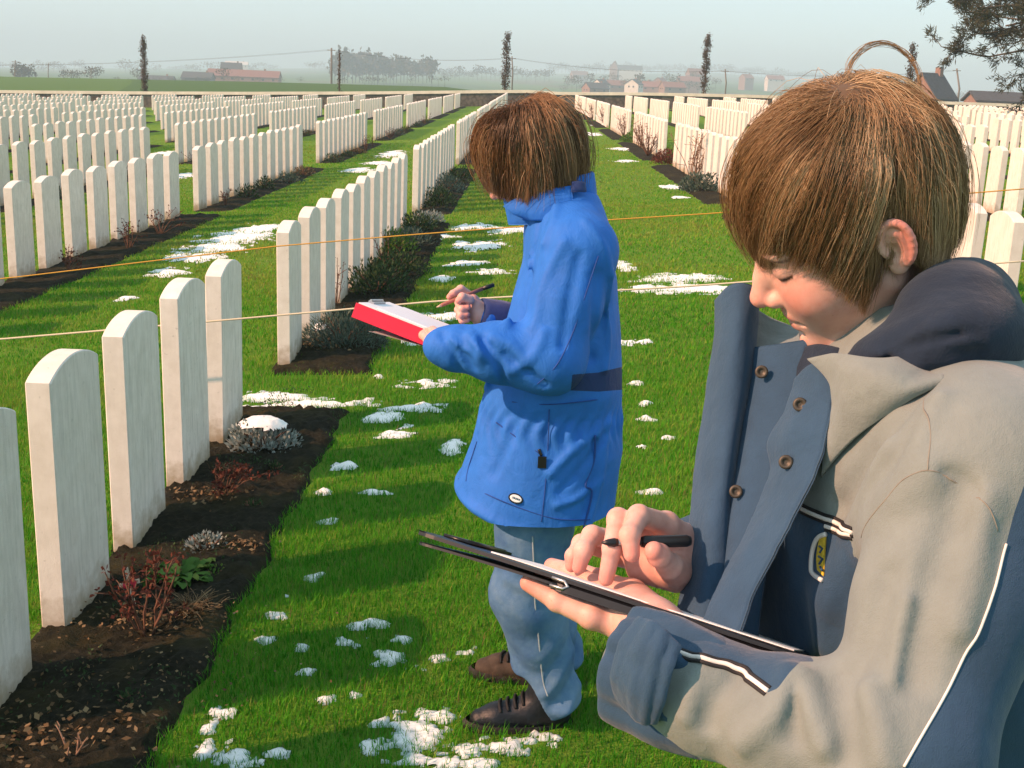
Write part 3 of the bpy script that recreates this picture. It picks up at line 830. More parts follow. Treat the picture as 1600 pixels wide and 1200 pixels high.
# ------------------------------------------------------------------ old snow
SNOW = [(440, 622, 95, 9), (400, 640, 60, 10), (490, 634, 90, 5), (565, 630, 50, 5), (668, 601, 52, 7), (640, 638, 52, 7), (600, 655, 30, 10), (622, 680, 34, 12), (708, 696, 24, 15), (545, 730, 26, 6), (575, 771, 35, 4),
 (370, 372, 60, 12), (340, 388, 60, 9), (405, 358, 40, 8), (300, 404, 50, 7), (265, 426, 34, 7), (195, 467, 20, 4), (284, 275, 22, 6), (250, 240, 16, 4), (612, 241, 22, 6), (590, 255, 28, 3), (560, 266, 24, 4),
 (740, 355, 45, 5), (800, 360, 40, 6), (745, 384, 50, 8), (690, 370, 26, 5), (655, 350, 18, 5), (730, 412, 35, 4), (690, 436, 22, 5), (770, 425, 40, 4), (655, 531, 26, 9), (690, 495, 36, 9), (640, 515, 18, 4),
 (1060, 436, 70, 8), (1085, 452, 85, 9), (1010, 452, 40, 6), (985, 535, 40, 5), (975, 418, 18, 10), (970, 233, 20, 3), (1045, 292, 22, 4), (1063, 309, 16, 2), (975, 252, 20, 2), (928, 210, 14, 3), (935, 196, 12, 2), (925, 180, 12, 2), (1010, 655, 14, 4), (1040, 685, 20, 4), (1598, 630, 20, 20), (1010, 632, 12, 3),
 (433, 963, 24, 8), (410, 1003, 20, 5), (451, 936, 14, 6), (490, 901, 20, 8), (543, 1006, 34, 9), (607, 1029, 34, 11), (657, 1044, 20, 10), (473, 1011, 12, 4), (330, 1135, 16, 26), (322, 1175, 30, 20), (372, 1185, 36, 14), (345, 1115, 22, 8),
 (650, 1152, 62, 34), (600, 1128, 26, 10), (690, 1120, 34, 12), (800, 1165, 60, 14), (745, 1172, 45, 16), (850, 1150, 30, 8), (590, 975, 18, 5), (690, 1030, 22, 6), (735, 1020, 18, 5), (505, 770, 14, 4), (512, 815, 14, 4), (435, 1178, 20, 6), (480, 1050, 12, 4), (560, 1090, 14, 5), (700, 1195, 70, 14), (640, 1190, 40, 10), (560, 980, 14, 4), (630, 1000, 20, 5), (575, 1170, 12, 5), (500, 690, 20, 3), (590, 590, 10, 3), (455, 582, 16, 3), (1005, 700, 20, 3), (1020, 770, 22, 4), (990, 600, 16, 2), (510, 1095, 10, 4)]
def make_snow():
    mb = MB()
    info = []
    for q, (px, py, w, h) in enumerate(SNOW):
        c = ground(px, py); dx = abs(ground(px+w, py)[0]-c[0]); dy = abs(ground(px, max(py-h, 150))[1]-c[1])
        dx = max(dx, .03); dy = max(dy, .03)
        st = max(.009, c[1]*.0032)
        x = np.arange(c[0]-dx*1.25, c[0]+dx*1.25, st); y = np.arange(c[1]-dy*1.25, c[1]+dy*1.25, st)
        if len(x) < 4 or len(y) < 4: continue
        X, Y = np.meshgrid(x, y, indexing='ij')
        sc = 9.0/max(.25, min(1.0, c[1]/5))
        f = 1-np.sqrt(((X-c[0])/dx)**2+((Y-c[1])/dy)**2)
        hi = 1.0 if c[1] < 4.4 else .35
        f = f*.85+.36*fbm_sin(X, Y, sc*1.3, q+11)+.34*fbm_sin(X*.6, Y*1.5, sc*2.6, q+51)+(.22+.36*hi)*fbm_sin(X, Y, sc*5, q+91)+.16*fbm_sin(X, Y, sc*11, q+191)-.14-.04*hi
        Z = gz(X, Y)+.004+(.006+.014*(1-hi))*smooth(0, .6, f)+.002*fbm_sin(X, Y, 70, 5)*smooth(0, .3, f)
        Z = np.where(f < .02, gz(X, Y)-.004, Z)
        n = len(y); i, j = np.meshgrid(np.arange(len(x)-1), np.arange(n-1), indexing='ij')
        F = np.stack([i*n+j, (i+1)*n+j, (i+1)*n+j+1, i*n+j+1], -1).reshape(-1, 4)
        ok = (f.reshape(-1)[F] > 0).sum(1) >= 2
        F = F[ok]
        if not len(F): continue
        used = np.unique(F); mp = np.zeros(X.size, int); mp[used] = np.arange(len(used))
        mb.add(np.stack([X, Y, Z], -1).reshape(-1, 3)[used], mp[F], 0, np.clip(((.22 if hi == 1 else .55)+.55*smooth(0, .5, f)).reshape(-1)[used], 0, 1))
        info.append((c[0], c[1], dx, dy))
    tag(mb.build('snow', M['snow'], None, True, 'tint'), 'ragged patches of old melting snow lying on the green lawn', 'snow', kind='stuff')
    return info
SNOW_AT = make_snow()

# ------------------------------------------------------------------ grass blades on the near lawn
def make_grass():
    Vs, Fs, T = [], [], []
    n0 = 0
    zones = [(2.1, 4.2, 17000, .0026, .032), (4.2, 6.5, 8500, .0036, .032), (6.5, 10, 3600, .006, .031), (10, 17, 1250, .010, .029), (17, 32, 300, .018, .026)]
    for y0, y1, den, w, h in zones:
        xl, xr = -.62*y1-.1, .62*y1+.1
        n = int((xr-xl)*(y1-y0)*den)
        x = RNG.uniform(xl, xr, n); y = RNG.uniform(y0, y1, n)
        y = np.where(RNG.random(n) < .4, y+RNG.uniform(0, .35, n)*(y1-y0), y)
        px = project(np.stack([x, y, gz(x, y)], -1))
        ok = (px[:, 0] > -160) & (px[:, 0] < 1760) & (px[:, 1] < 1300)
        for b in BEDS:
            if b[2] > y1 or b[3] < y0: continue
            e = .03*np.sin(y*7)+RNG.normal(0, .012, n)
            ok &= ~((x > b[0]+.03+e) & (x < b[1]-.03+e) & (y > b[2]+.03) & (y < b[3]-.03))
        for (sx, sy, dx, dy) in SNOW_AT:
            if sy-dy > y1 or sy+dy < y0: continue
            e2 = ((x-sx)/dx)**2+((y-sy)/dy)**2
            ok &= ~((e2 < .36) & (RNG.random(n) < (.6 if y1 < 5 else .7)))
            ok &= ~((e2 < .75) & (RNG.random(n) < .25))
        x, y = x[ok], y[ok]; n = len(x)
        patch = fbm_sin(x, y, 2.1, 21); fine = fbm_sin(x, y, 14, 22)
        bare = (fbm_sin(x, y, 3.2, 33)+.35*fbm_sin(x, y, 15, 34) > .78) & (RNG.random(n) < .6)
        hh = h*RNG.uniform(.55, 1.25, n)*(1+.22*patch+.18*fine); hh[bare] *= .4
        an = RNG.uniform(0, 6.283, n); le = RNG.uniform(.15, 1.1, n)+.25
        lean = np.stack([np.cos(an)*le, np.sin(an)*le, np.ones(n)], -1)
        lean /= np.linalg.norm(lean, axis=1, keepdims=True)
        side = np.stack([-np.sin(an+RNG.uniform(-1, 1, n)), np.cos(an), np.zeros(n)], -1)
        side /= np.linalg.norm(side, axis=1, keepdims=True)
        ww = (w*RNG.uniform(.6, 1.2, n))[:, None]
        B = np.stack([x, y, gz(x, y)-.003], -1)
        mid = B+np.array([0, 0, 1.0])*hh[:, None]*.45+lean*hh[:, None]*.15
        tip = mid+lean*hh[:, None]*.65
        V = np.stack([B-side*ww*.5, B+side*ww*.5, mid+side*ww*.4, tip, mid-side*ww*.4], 1).reshape(-1, 3)
        k = np.arange(n)[:, None]*5+n0
        Fs.append((k+np.array([[0, 1, 2, 4]]), k+np.array([[4, 2, 3]])))
        t = .38+.17*patch+.15*fine+RNG.normal(0, .17, n)+(RNG.random(n) < .06)*.4
        t = t+.30*smooth(3.5, 13, y)  # far blades coloured paler, standing in for haze and grazing light on tips
        t = np.clip(t+fbm_sin(x, y, 1.1, 44)*.20+np.clip(fbm_sin(x, y, 4.5, 45)-.3, 0, 2)*.25, 0, 1)
        t = np.where(bare, np.clip(.75+RNG.normal(0, .2, n), 0, 1), np.minimum(t, .9)); t = np.where(RNG.random(n) < .03, 1.0, t)
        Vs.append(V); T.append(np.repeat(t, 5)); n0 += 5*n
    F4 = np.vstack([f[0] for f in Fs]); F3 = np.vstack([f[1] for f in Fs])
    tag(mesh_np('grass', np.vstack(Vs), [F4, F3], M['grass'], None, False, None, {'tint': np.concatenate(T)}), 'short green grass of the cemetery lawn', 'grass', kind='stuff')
make_grass()

# ------------------------------------------------------------------ plants of the beds
def stems(mb, c, n, h, spread, rad, r, kink=.25, branch=2, tips=None):
    for i in range(n):
        an = r.uniform(0, 6.283); le = r.uniform(.2, 1)*spread
        d = np.array([math.cos(an)*le, math.sin(an)*le, 1.0]); d /= np.linalg.norm(d)
        k = 6; L = h*r.uniform(.6, 1.05); p = [c+np.array([math.cos(an), math.sin(an), 0])*.015]
        for j in range(k):
            d = d+r.normal(0, kink/k*2, 3); d[2] = abs(d[2])*.9+.1; d /= np.linalg.norm(d); p.append(p[-1]+d*L/k)
        p = np.array(p); mb.tube(p, np.linspace(rad, rad*.45, k+1), 5)
        if tips is not None: tips.append((p[-1], d)); tips.append((p[-2], d)); tips.append((p[-3], d))
        for b in range(branch):
            s0 = p[r.integers(2, k)]; e = d+r.normal(0, .7, 3); e[2] = abs(e[2]); e /= np.linalg.norm(e)
            q = np.array([s0, s0+e*L*.13+r.normal(0, .004, 3), s0+e*L*.28]); mb.tube(q, [rad*.6, rad*.5, rad*.3], 4)
            if tips is not None: tips.append((q[-1], e)); tips.append((q[1], e))
def twig_bush(c, n, h, spread, label, name='rose_bush', rad=.0035, bark='twig', leaf='redtwig', lf=.016, seed=0, per=4, branch=2, cat='plant', group=None):
    r = np.random.default_rng(seed); c = np.array([c[0], c[1], float(gz(c[0], c[1]))+.01])
    e = empty(name, c, label, cat, group)
    mb = MB(); tips = []; stems(mb, c, n, h, spread, rad, r, .35, branch, tips)
    mb.build('stem', M[bark], e, True)
    if per:
        P = np.repeat(np.array([t[0] for t in tips]), per, 0)+r.normal(0, .006, (len(tips)*per, 3))
        V, F = leaf_quads(P, np.repeat(np.array([t[1] for t in tips]), per, 0)+r.normal(0, .8, P.shape), rdir(len(P), r), r.uniform(.5, 1.1, len(P))*lf, r.uniform(.4, .7, len(P))*lf)
        mesh_np('foliage', V, F, M[leaf], e, False, None, {'tint': np.repeat(r.random(len(P)), 4)})
    return e
def mound(c, rx, ry, rz, n, label, leaf='greyshrub', lf=.022, lw=.4, name='shrub', seed=0, up=.6, cat='plant', group=None, core=True, lumps=.22):
    r = np.random.default_rng(seed); c = np.array([c[0], c[1], float(gz(c[0], c[1]))])
    e = empty(name, c, label, cat, group)
    d = rdir(n, r); d[:, 2] = np.abs(d[:, 2]); lob = 1+lumps*fbm_sin(d[:, 0]*3+seed, d[:, 1]*3+d[:, 2]*2, 1.3, seed)
    rad = (r.random(n)**.35)*lob
    P = c+d*np.array([rx, ry, rz])*rad[:, None]
    D = d*1.0+np.array([0, 0, up])+r.normal(0, .55, (n, 3))
    V, F = leaf_quads(P, D, rdir(n, r), r.uniform(.6, 1.2, n)*lf, r.uniform(.7, 1.2, n)*lf*lw)
    mesh_np('foliage', V, F, M[leaf], e, False, None, {'tint': np.repeat(np.clip(r.normal(.5, .3, n), 0, 1), 4)})
    mb = MB()
    for i in range(9):
        a = r.uniform(0, 6.28); q = np.array([c, c+np.array([math.cos(a)*rx*.35, math.sin(a)*ry*.35, rz*.5]), c+np.array([math.cos(a)*rx*.65, math.sin(a)*ry*.65, rz*.8])])
        mb.tube(q, [.006, .004, .002], 4)
    mb.build('stem', M['twig'], e, True)
    return e
def snow_cap(parent, c, rx, ry, zz, seed=0):
    x = np.linspace(-1, 1, 26); X, Y = np.meshgrid(x, x, indexing='ij'); rr = np.sqrt(X*X+Y*Y)+.16*fbm_sin(X, Y, 3, seed)
    Z = zz+.028*np.sqrt(np.clip(1-rr, 0, 1))-.05*np.clip(rr-.5, 0, 1)
    V = np.stack([c[0]+X*rx, c[1]+Y*ry, Z], -1).reshape(-1, 3); n = 26
    i, j = np.meshgrid(np.arange(25), np.arange(25), indexing='ij')
    F = np.stack([i*n+j, (i+1)*n+j, (i+1)*n+j+1, i*n+j+1], -1).reshape(-1, 4); F = F[(rr.reshape(-1)[F] < 1).all(1)]
    mesh_np('snow_cap', V, F, M['snow'], parent, True, None, {'tint': np.full(len(V), .8)})
def rosette(c, n, ln, label, leaf='bright', name='primrose', seed=0, group=None, wide=.5):
    r = np.random.default_rng(seed); c = np.array([c[0], c[1], float(gz(c[0], c[1]))+.035])
    e = empty(name, c, label, 'plant', group); mb = MB()
    for i in range(n):
        a = r.uniform(0, 6.283); o = c+np.array([math.cos(a), math.sin(a), 0])*r.uniform(0, ln*.9)*np.array([1, 1, 0]); L = ln*r.uniform(.6, 1.1)
        d = np.array([math.cos(a), math.sin(a), 0]); s = np.array([-d[1], d[0], 0]); t = np.linspace(0, 1, 6)
        w = L*wide*np.sin(np.clip(t*.92+.06, 0, 1)*math.pi)**.8*.5
        z = L*(.75*t-.55*t*t)*r.uniform(.5, 1.3)
        cen = o+d*(t*L)[:, None]+np.array([0, 0, 1])*z[:, None]
        wv = r.normal(0, .004, 6)[:, None]
        V = np.stack([cen-s*w[:, None]+np.array([0, 0, 1])*wv+np.array([0, 0, .25])*w[:, None], cen, cen+s*w[:, None]-np.array([0, 0, 1])*wv+np.array([0, 0, .25])*w[:, None]], 1).reshape(-1, 3)
        i_, j_ = np.meshgrid(np.arange(5), np.arange(2), indexing='ij')
        F = np.stack([i_*3+j_, i_*3+j_+1, (i_+1)*3+j_+1, (i_+1)*3+j_], -1).reshape(-1, 4)
        mb.add(V, F, 0, r.random())
    mb.build('foliage', M[leaf], e, True, 'tint'); return e
def dry_tuft(c, n, h, label, leaf='dry', seed=0, name='dry_grass_tuft', flat=.8, group=None, wd=.0022):
    r = np.random.default_rng(seed); c = np.array([c[0], c[1], float(gz(c[0], c[1]))+.03]); mb = MB()
    e = empty(name, c, label, 'plant', group)
    for i in range(n):
        a = r.uniform(0, 6.283); d = np.array([math.cos(a), math.sin(a), 0]); L = h*r.uniform(.6, 1.4); t = np.linspace(0, 1, 5)
        cen = c+r.normal(0, .25*h, 3)*np.array([1, 1, .0])+d*(t**1.3*L*flat*r.uniform(.4, 1.2))[:, None]+np.array([0, 0, 1])*(L*(t-.6*flat*t*t)*r.uniform(.3, .8))[:, None]
        s = np.array([-d[1], d[0], .3])*wd*.5; V = np.stack([cen-s, cen+s], 1).reshape(-1, 3)
        k = np.arange(4)*2; mb.add(V, np.stack([k, k+1, k+3, k+2], -1), 0, r.random())
    mb.build('foliage', M[leaf], e, False, 'tint'); return e
G_ = lambda px, py: ground(px, py)
def litter(c, rx, ry, n, label, seed, lf=.03, name='dead_leaves'):
    r = np.random.default_rng(seed); x = c[0]+r.normal(0, rx, n); y = c[1]+r.normal(0, ry, n)
    P = np.stack([x, y, gz(x, y)+r.uniform(.03, .062, n)], -1)
    V, F = leaf_quads(P, r.normal(0, 1, (n, 3))*np.array([1, 1, .5]), r.normal(0, .5, (n, 3))+np.array([0, 0, 1]), r.uniform(.5, 1.2, n)*lf, r.uniform(.4, .8, n)*lf)
    tag(mesh_np(name, V, F, M['dry'], None, False, None, {'tint': np.repeat(r.random(n), 4)}), label, 'dead leaves', kind='stuff')
# --- front bed
c = G_(412, 705); c_m = c
e = mound(c, .165, .15, .13, 1500, 'grey frosted mound plant topped with snow at the end of the front bed', 'frost', .03, .42, 'shrub', 1)
snow_cap(e, (c[0]-.01, c[1]+.02), .115, .085, float(gz(c[0], c[1]))+.135, 1)
twig_bush(G_(232, 1000), 11, .27, .75, 'bare rose bush with red buds beside the second nearest headstone', seed=3, lf=.02, per=5, rad=.0042)
twig_bush(G_(345, 785), 10, .2, .9, 'small bare rose bush with reddish twigs below the snowy mound plant', seed=4, lf=.02, per=5)
mound(G_(322, 868), .085, .075, .085, 520, 'little pale speckled evergreen in dark soil right of the third headstone', 'frost', .018, .55, 'shrub', 5)
rosette(G_(285, 915), 60, .075, 'bright green primrose clump with broad leaves between two front headstones', seed=6)
dry_tuft(G_(305, 968), 170, .10, 'tuft of dry straw coloured grass on the front bed', seed=7)
dry_tuft(G_(345, 745), 120, .06, 'tuft of withered brown stalks beside the snowy mound plant', seed=17)
litter(G_(60, 1165), .13, .09, 260, 'brown dead leaves lying at the front corner of the bed', 8, .022)
litter(G_(310, 790), .09, .05, 160, 'brown dead leaves under the small rose bush', 9, .02)
litter(G_(250, 985), .12, .06, 220, 'brown dead leaves under the larger rose bush', 10, .018)
litter(G_(375, 870), .06, .03, 110, 'reddish dead leaves beside the speckled evergreen', 12, .02)
twig_bush(G_(112, 1192), 4, .09, .5, 'few cut twig stubs at the front corner of the bed', 'twig_stub', bark='paletwig', per=0, seed=13)
litter(G_(200, 1060), .25, .2, 260, 'scattered leaf bits on the dark soil of the front bed', 14, .013)
def sprigs():
    r = np.random.default_rng(55); n = 5200; b = BEDS[0]
    y = r.uniform(2.3, 6.2, n); x = r.uniform(-1.3, -.86, n); m = fbm_sin(x, y, 7, 61) > .15; x, y = x[m], y[m]; n = len(x)
    P = np.stack([x, y, gz(x, y)+r.uniform(.022, .046, n)], -1); V, F = leaf_quads(P, r.normal(0, 1, (n, 3))+np.array([0, 0, .7]), rdir(n, r), r.uniform(.008, .02, n), r.uniform(.004, .009, n))
    tag(mesh_np('ground_cover', V, F, M['shrub'], None, False, None, {'tint': np.repeat(r.random(n), 4)}), 'low dark weeds and moss over the soil of the front bed', 'ground cover', kind='stuff')
sprigs()
for q, (px, py, lab) in enumerate([(395, 800, 'small dark green tuft in the soil below the bare rose twigs'), (335, 905, 'small green leafy tuft right of the primrose clump'), (430, 740, 'small green tuft near the grass edge below the snowy mound plant'), (205, 1110, 'small dark tuft alone in the front soil')]): mound(G_(px, py), .05, .05, .05, 200, lab, ['shrub', 'bright', 'shrub', 'shrub'][q], .016, .5, 'seedling_plant', 300+q)
# --- remembrance cross
def poppy_cross():
    b = ground(212, 957); z = float(gz(b[0], b[1]))
    e = empty('remembrance_cross', (b[0], b[1], z), 'small pale wooden cross bearing a red poppy beside the rose bush', 'cross')
    rt = np.array(Matrix.Rotation(R(-9), 3, 'Y') @ Matrix.Rotation(R(25), 3, 'Z')); o = (b[0], b[1], z)
    wood = plain('pale_wood', (.55, .47, .36), .8, .2, 40)
    mb = MB(); mb.box((-.006, -.003, -.02), (.006, .003, .155), 0, rt, o); mb.box((-.032, -.0025, .095), (-.0062, .0025, .108), 0, rt, o); mb.box((.0062, -.0025, .095), (.032, .0025, .108), 0, rt, o)
    mb.build('cross_arms', wood, e)
    red = plain('poppy_red', (.55, .03, .06), .6, .2, 50); blk = plain('poppy_black', (.02, .02, .02), .6)
    for dx in (-.008, .008):
        an = np.linspace(0, 2*math.pi, 15)[:-1]; q = np.column_stack([dx+.014*np.cos(an), np.full(14, -.0045)+.003*np.cos(an*3), .10+.015*np.sin(an)])
        V = np.vstack([q, [[dx, -.0075, .10]], q+np.array([0, .0025, 0])]); j = np.arange(14)
        F3 = np.stack([j, (j+1) % 14, np.full(14, 14)], -1)
        mb2 = MB(); mb2.add(V @ rt.T+np.array(o), F3); mb2.build('petal', red, e, True)
    an = np.linspace(0, 6.28, 9)[:-1]; q = np.column_stack([.004*np.cos(an), np.full(8, -.009), .10+.004*np.sin(an)]); q = np.vstack([q, [[0, -.011, .1]]]); j = np.arange(8)
    MB().add(q @ rt.T+np.array(o), np.stack([j, (j+1) % 8, np.full(8, 8)], -1)).build('poppy_centre', blk, e)
poppy_cross()
# --- bed of the second block
mound(G_(540, 545), .27, .2, .22, 2600, 'rounded grey green lavender bush below the red clipboard', 'greyshrub', .045, .16, 'shrub', 21, .8)
snow_cap(mound(G_(503, 535), .08, .07, .10, 300, 'small snow covered plant beside the third headstone of the block', 'frost', .03, .4, 'shrub', 22), ground(503, 535)[:2], .07, .05, float(gz(-1.2, 7.4))+.10, 3)
B2 = [(588, 462, .30, .22, .26, 'dark twiggy evergreen bush behind the red clipboard', 'shrub'), (622, 432, .28, .25, .22, 'low dark bush with brown tips along the second block', 'shrub'), (612, 398, .26, .3, .24, 'mid green bush where the orange line crosses the bed', 'bright'), (638, 385, .25, .35, .18, 'grey green low bush near the end of the second block', 'greyshrub'), (652, 362, .22, .4, .2, 'dark green bush at the end of the second block', 'shrub'), (668, 352, .18, .3, .16, 'frosted grey plant at the far end of the second block bed', 'frost'), (685, 322, .25, .6, .24, 'dark broad bush beside the third headstone block', 'shrub'), (700, 300, .25, .7, .25, 'olive bush further along the third headstone block', 'greyshrub'), (718, 283, .25, .8, .25, 'dark bush beside the head of the boy in blue', 'shrub')]
for q, (px, py, a, b, h, lab, lf) in enumerate(B2):
    mound(G_(px, py), a, b, h, 900, lab, lf, .05, .3, 'shrub', 30+q, .7, group='bushes in the beds')
dry_tuft(G_(560, 500), 90, .16, 'brown withered flower stalks behind the lavender bush', seed=41, wd=.004)
twig_bush(G_(525, 480), 5, .42, .4, 'tall thin bare twigs in front of the fourth headstone of the block', 'rose_bush', seed=42, per=2, rad=.004)
twig_bush(G_(600, 420), 8, .35, .7, 'bare brown twigs beside the second block headstones', 'rose_bush', seed=43, per=2, rad=.004)
litter(G_(500, 548), .1, .1, 150, 'rusty dead leaves beside the lavender bush', 44, .03)
# --- right hand bed
RB = [(1092, 300, .3, .35, .3, 'olive evergreen mound at the near end of the right bed', 'greyshrub'), (1040, 256, .28, .5, .28, 'dark red leaved bush in the right bed', 'redtwig'), (985, 222, .3, .5, .25, 'yellow green mound in the right bed', 'bright'), (962, 196, .3, .8, .3, 'small bright mound further along the right bed', 'bright'), (924, 176, .3, 1.2, .3, 'green mound near the far end of the right bed', 'bright')]
for q, (px, py, a, b, h, lab, lf) in enumerate(RB): mound(G_(px, py), a, b, h, 900, lab, lf, .06, .4, 'shrub', 50+q, .7)
RT = [(1083, 286, 16, .85, .35, 'tall pale bare rose stems at the gap of the right row', 'paletwig'), (1012, 245, 18, .75, .5, 'tangle of reddish bare stems before the right row', 'twig'), (976, 216, 22, .8, .6, 'dense brown bare bush before the right row', 'twig'), (1000, 232, 14, .8, .5, 'pale bare stems beside the red leaved bush', 'paletwig'), (945, 196, 22, .8, .6, 'brown bare bush halfway along the right row', 'twig'), (925, 187, 20, .8, .6, 'small brown bare bush far along the right row', 'twig'), (910, 176, 20, .8, .6, 'far reddish bare bush near the end of the right row', 'paletwig')]
for q, (px, py, n, h, s, lab, bk) in enumerate(RT): twig_bush(G_(px, py), n, h, s, lab, 'rose_bush', .008, bk, 'redtwig', .03, 60+q, 2, 3)
# --- low plants along the farther beds
def bed_plants():
    r = np.random.default_rng(77); k = 0
    for b in BEDS:
        if b[0] > -3.5 or b[0] < -8 or b[3] < 9 or b[2] > 45: continue
        n = int((b[3]-b[2])/1.4)
        for i in range(n):
            y = b[2]+.5+i*1.4+r.uniform(-.3, .3); x = b[1]-.2+r.uniform(-.08, .08)
            p = project(np.array([x, y, float(gz(x, y))]))
            if not (0 < p[0] < 760): continue
            row = 'second' if b[0] > -5 else 'third'
            if r.random() < .6: mound((x, y), r.uniform(.15, .26), r.uniform(.2, .4), r.uniform(.1, .22), 260, f'small winter plant low on the soil along the {row} left row', ['shrub', 'shrub', 'greyshrub', 'dry'][r.integers(4)], .05, .4, 'shrub', 100+k, .7, group=f'winter plants along the {row} left row')
            else: twig_bush((x, y), 7, r.uniform(.25, .4), .7, f'bare rose stems along the {row} left row', 'rose_bush', .005, 'twig', 'redtwig', .03, 100+k, 2, 2, group=f'bare roses along the {row} left row')
            k += 1
bed_plants()

# ------------------------------------------------------------------ ropes across the rows
def rope(name, pts, rad, mat, label, posts):
    t = np.linspace(0, 1, 40); P = np.array(pts, float)
    x = np.interp(t, np.linspace(0, 1, len(P)), P[:, 0]); y = np.interp(t, np.linspace(0, 1, len(P)), P[:, 1]); z = np.interp(t, np.linspace(0, 1, len(P)), P[:, 2])
    tag(MB().tube(np.stack([x, y, z], -1), rad, 6).build(name, mat, None, True), label, 'rope')
    for (px, py, h), lab in posts:
        g = float(gz(px, py)); mb = MB(); mb.tube([(px, py, g-.2), (px, py, g+h*.6), (px, py, g+h), (px, py, g+h+.02)], [.018, .018, .017, .006], 10)
        tag(mb.build('rope_stake', M['wood_pole'], None, True), lab, 'stake')
M['rope_white'] = plain('white_rope', (.62, .56, .40), .9, .2, 300)
M['rope_orange'] = plain('orange_rope', (.55, .30, .05), .9, .2, 300)
rope('rope', [on_y(-120, 536, 5.08), on_y(0, 530, 5.08), on_y(320, 503, 5.08), on_y(690, 470, 5.08), on_y(1080, 447, 5.08), on_y(1640, 405, 5.08)], .0042, M['rope_white'], 'pale white rope stretched low across the grass between the headstones', [])
rope('rope', [on_y(-150, 447, 6.42), on_y(0, 436, 6.42), on_y(430, 385, 6.42), on_y(640, 367, 6.42), on_y(960, 343, 6.42), on_y(1120, 333, 6.42), on_y(1640, 292, 6.42)], .0036, M['rope_orange'], 'thin orange rope stretched across the rows behind the boy in blue', [])
# ------------------------------------------------------------------ beyond the wall
M['far_leaf'] = mat_leaf('winter_trees', (.05, .05, .035), (.12, .11, .08), None, .1)
M['roof_red'] = plain('red_roof_tiles', (.21, .10, .08), .9, .25, 3)
M['roof_dark'] = plain('dark_roof', (.06, .06, .065), .8, .25, 3)
M['brick'] = plain('brick', (.25, .15, .115), .9, .25, 4)
M['render_wall'] = plain('pale_wall', (.62, .58, .52), .9, .15, 2)
M['pane'] = plain('window_pane', (.03, .035, .04), .2, .2, 5, .5)
def tz(x, y): return float(terrain_z(np.array(float(x)), np.array(float(y))))
def house(px, py_base, dist, w, d, h, roof_h, rot, wall, roof, label, name='house', gable='x', cat='house'):
    q = on_y(px, py_base, dist); z = tz(q[0], dist); z = min(z, q[2]) if abs(q[2]-z) < 12 else z
    z = q[2]
    e = empty(name, (q[0], dist, z), label, cat)
    Rm = np.array(Matrix.Rotation(rot, 3, 'Z')); o = np.array([q[0], dist, z])
    mb = MB(); mb.box((-w/2, -d/2, -9), (w/2, d/2, h), 0, Rm, o)
    V = np.array([(-w/2, -d/2, h), (-w/2, d/2, h), (-w/2, 0, h+roof_h*.97), (w/2, -d/2, h), (w/2, d/2, h), (w/2, 0, h+roof_h*.97)]) @ Rm.T+o
    mb.add(V, [(0, 2, 1), (3, 4, 5)]); mb.build('wall', M[wall], e)
    ov = .3; V = []
    for dz in (0.02, .22):
        V += [(-w/2-ov, -d/2-ov, h-ov*roof_h/(d/2)+dz), (w/2+ov, -d/2-ov, h-ov*roof_h/(d/2)+dz), (w/2+ov, 0, h+roof_h+dz), (-w/2-ov, 0, h+roof_h+dz), (-w/2-ov, d/2+ov, h-ov*roof_h/(d/2)+dz), (w/2+ov, d/2+ov, h-ov*roof_h/(d/2)+dz)]
    V = np.array(V) @ Rm.T+o
    F = [(6, 7, 8, 9), (9, 8, 11, 10), (0, 3, 2, 1), (3, 4, 5, 2), (0, 1, 7, 6), (4, 10, 11, 5), (0, 6, 9, 3), (3, 9, 10, 4), (1, 2, 8, 7), (2, 5, 11, 8)]
    rf = MB().add(V, F).build('roof', M[roof], e)
    c = MB(); c.box((w*.28, -.35, h+roof_h*.6), (w*.28+.7, .35, h+roof_h+.9), 0, Rm, o); c.build('chimney', M['brick'], rf)
    for k in range(max(2, int(w/4))):
        x = -w/2+w*(k+.5)/max(2, int(w/4))
        MB().box((x-.5, -d/2-.03, h*.35), (x+.5, -d/2+.05, h*.75), 0, Rm, o).build('window', M['pane'], e)
    for yy in (-d*.2, d*.12):
        MB().box((-w/2-.03, yy, h*.4), (-w/2+.05, yy+.9, h*.75), 0, Rm, o).build('window', M['pane'], e)
    return e
house(1450, 168, 150, 4.2, 4.6, 1.2, 2.7, R(40), 'brick', 'roof_dark', 'gabled house with steep dark roof just beyond the wall')
house(1572, 172, 140, 8.5, 4, .9, .9, R(2), 'brick', 'roof_dark', 'long low shed with dark roof beyond the wall on the right', 'shed', cat='shed')
house(382, 128, 520, 30, 9, 2.2, 2.6, R(3), 'brick', 'roof_red', 'long red roofed farm building beyond the left field', 'farm_building', cat='farm building')
house(362, 122, 560, 9, 9, 3.5, 3.2, R(10), 'brick', 'roof_dark', 'farmhouse behind the long red roofed building', 'farmhouse')
house(310, 128, 500, 12, 7, 1.6, 2.2, R(0), 'roof_dark', 'roof_dark', 'dark low barn left of the red roofed farm building', 'barn', cat='barn')
house(246, 128, 520, 14, 7, .8, 1.7, R(0), 'roof_dark', 'roof_dark', 'low dark shed beyond the left field near the poplar', 'shed', cat='shed')
house(370, 106, 1200, 22, 10, 3, 3, R(8), 'render_wall', 'render_wall', 'pale distant building on the hazy left slope', 'building', cat='building')
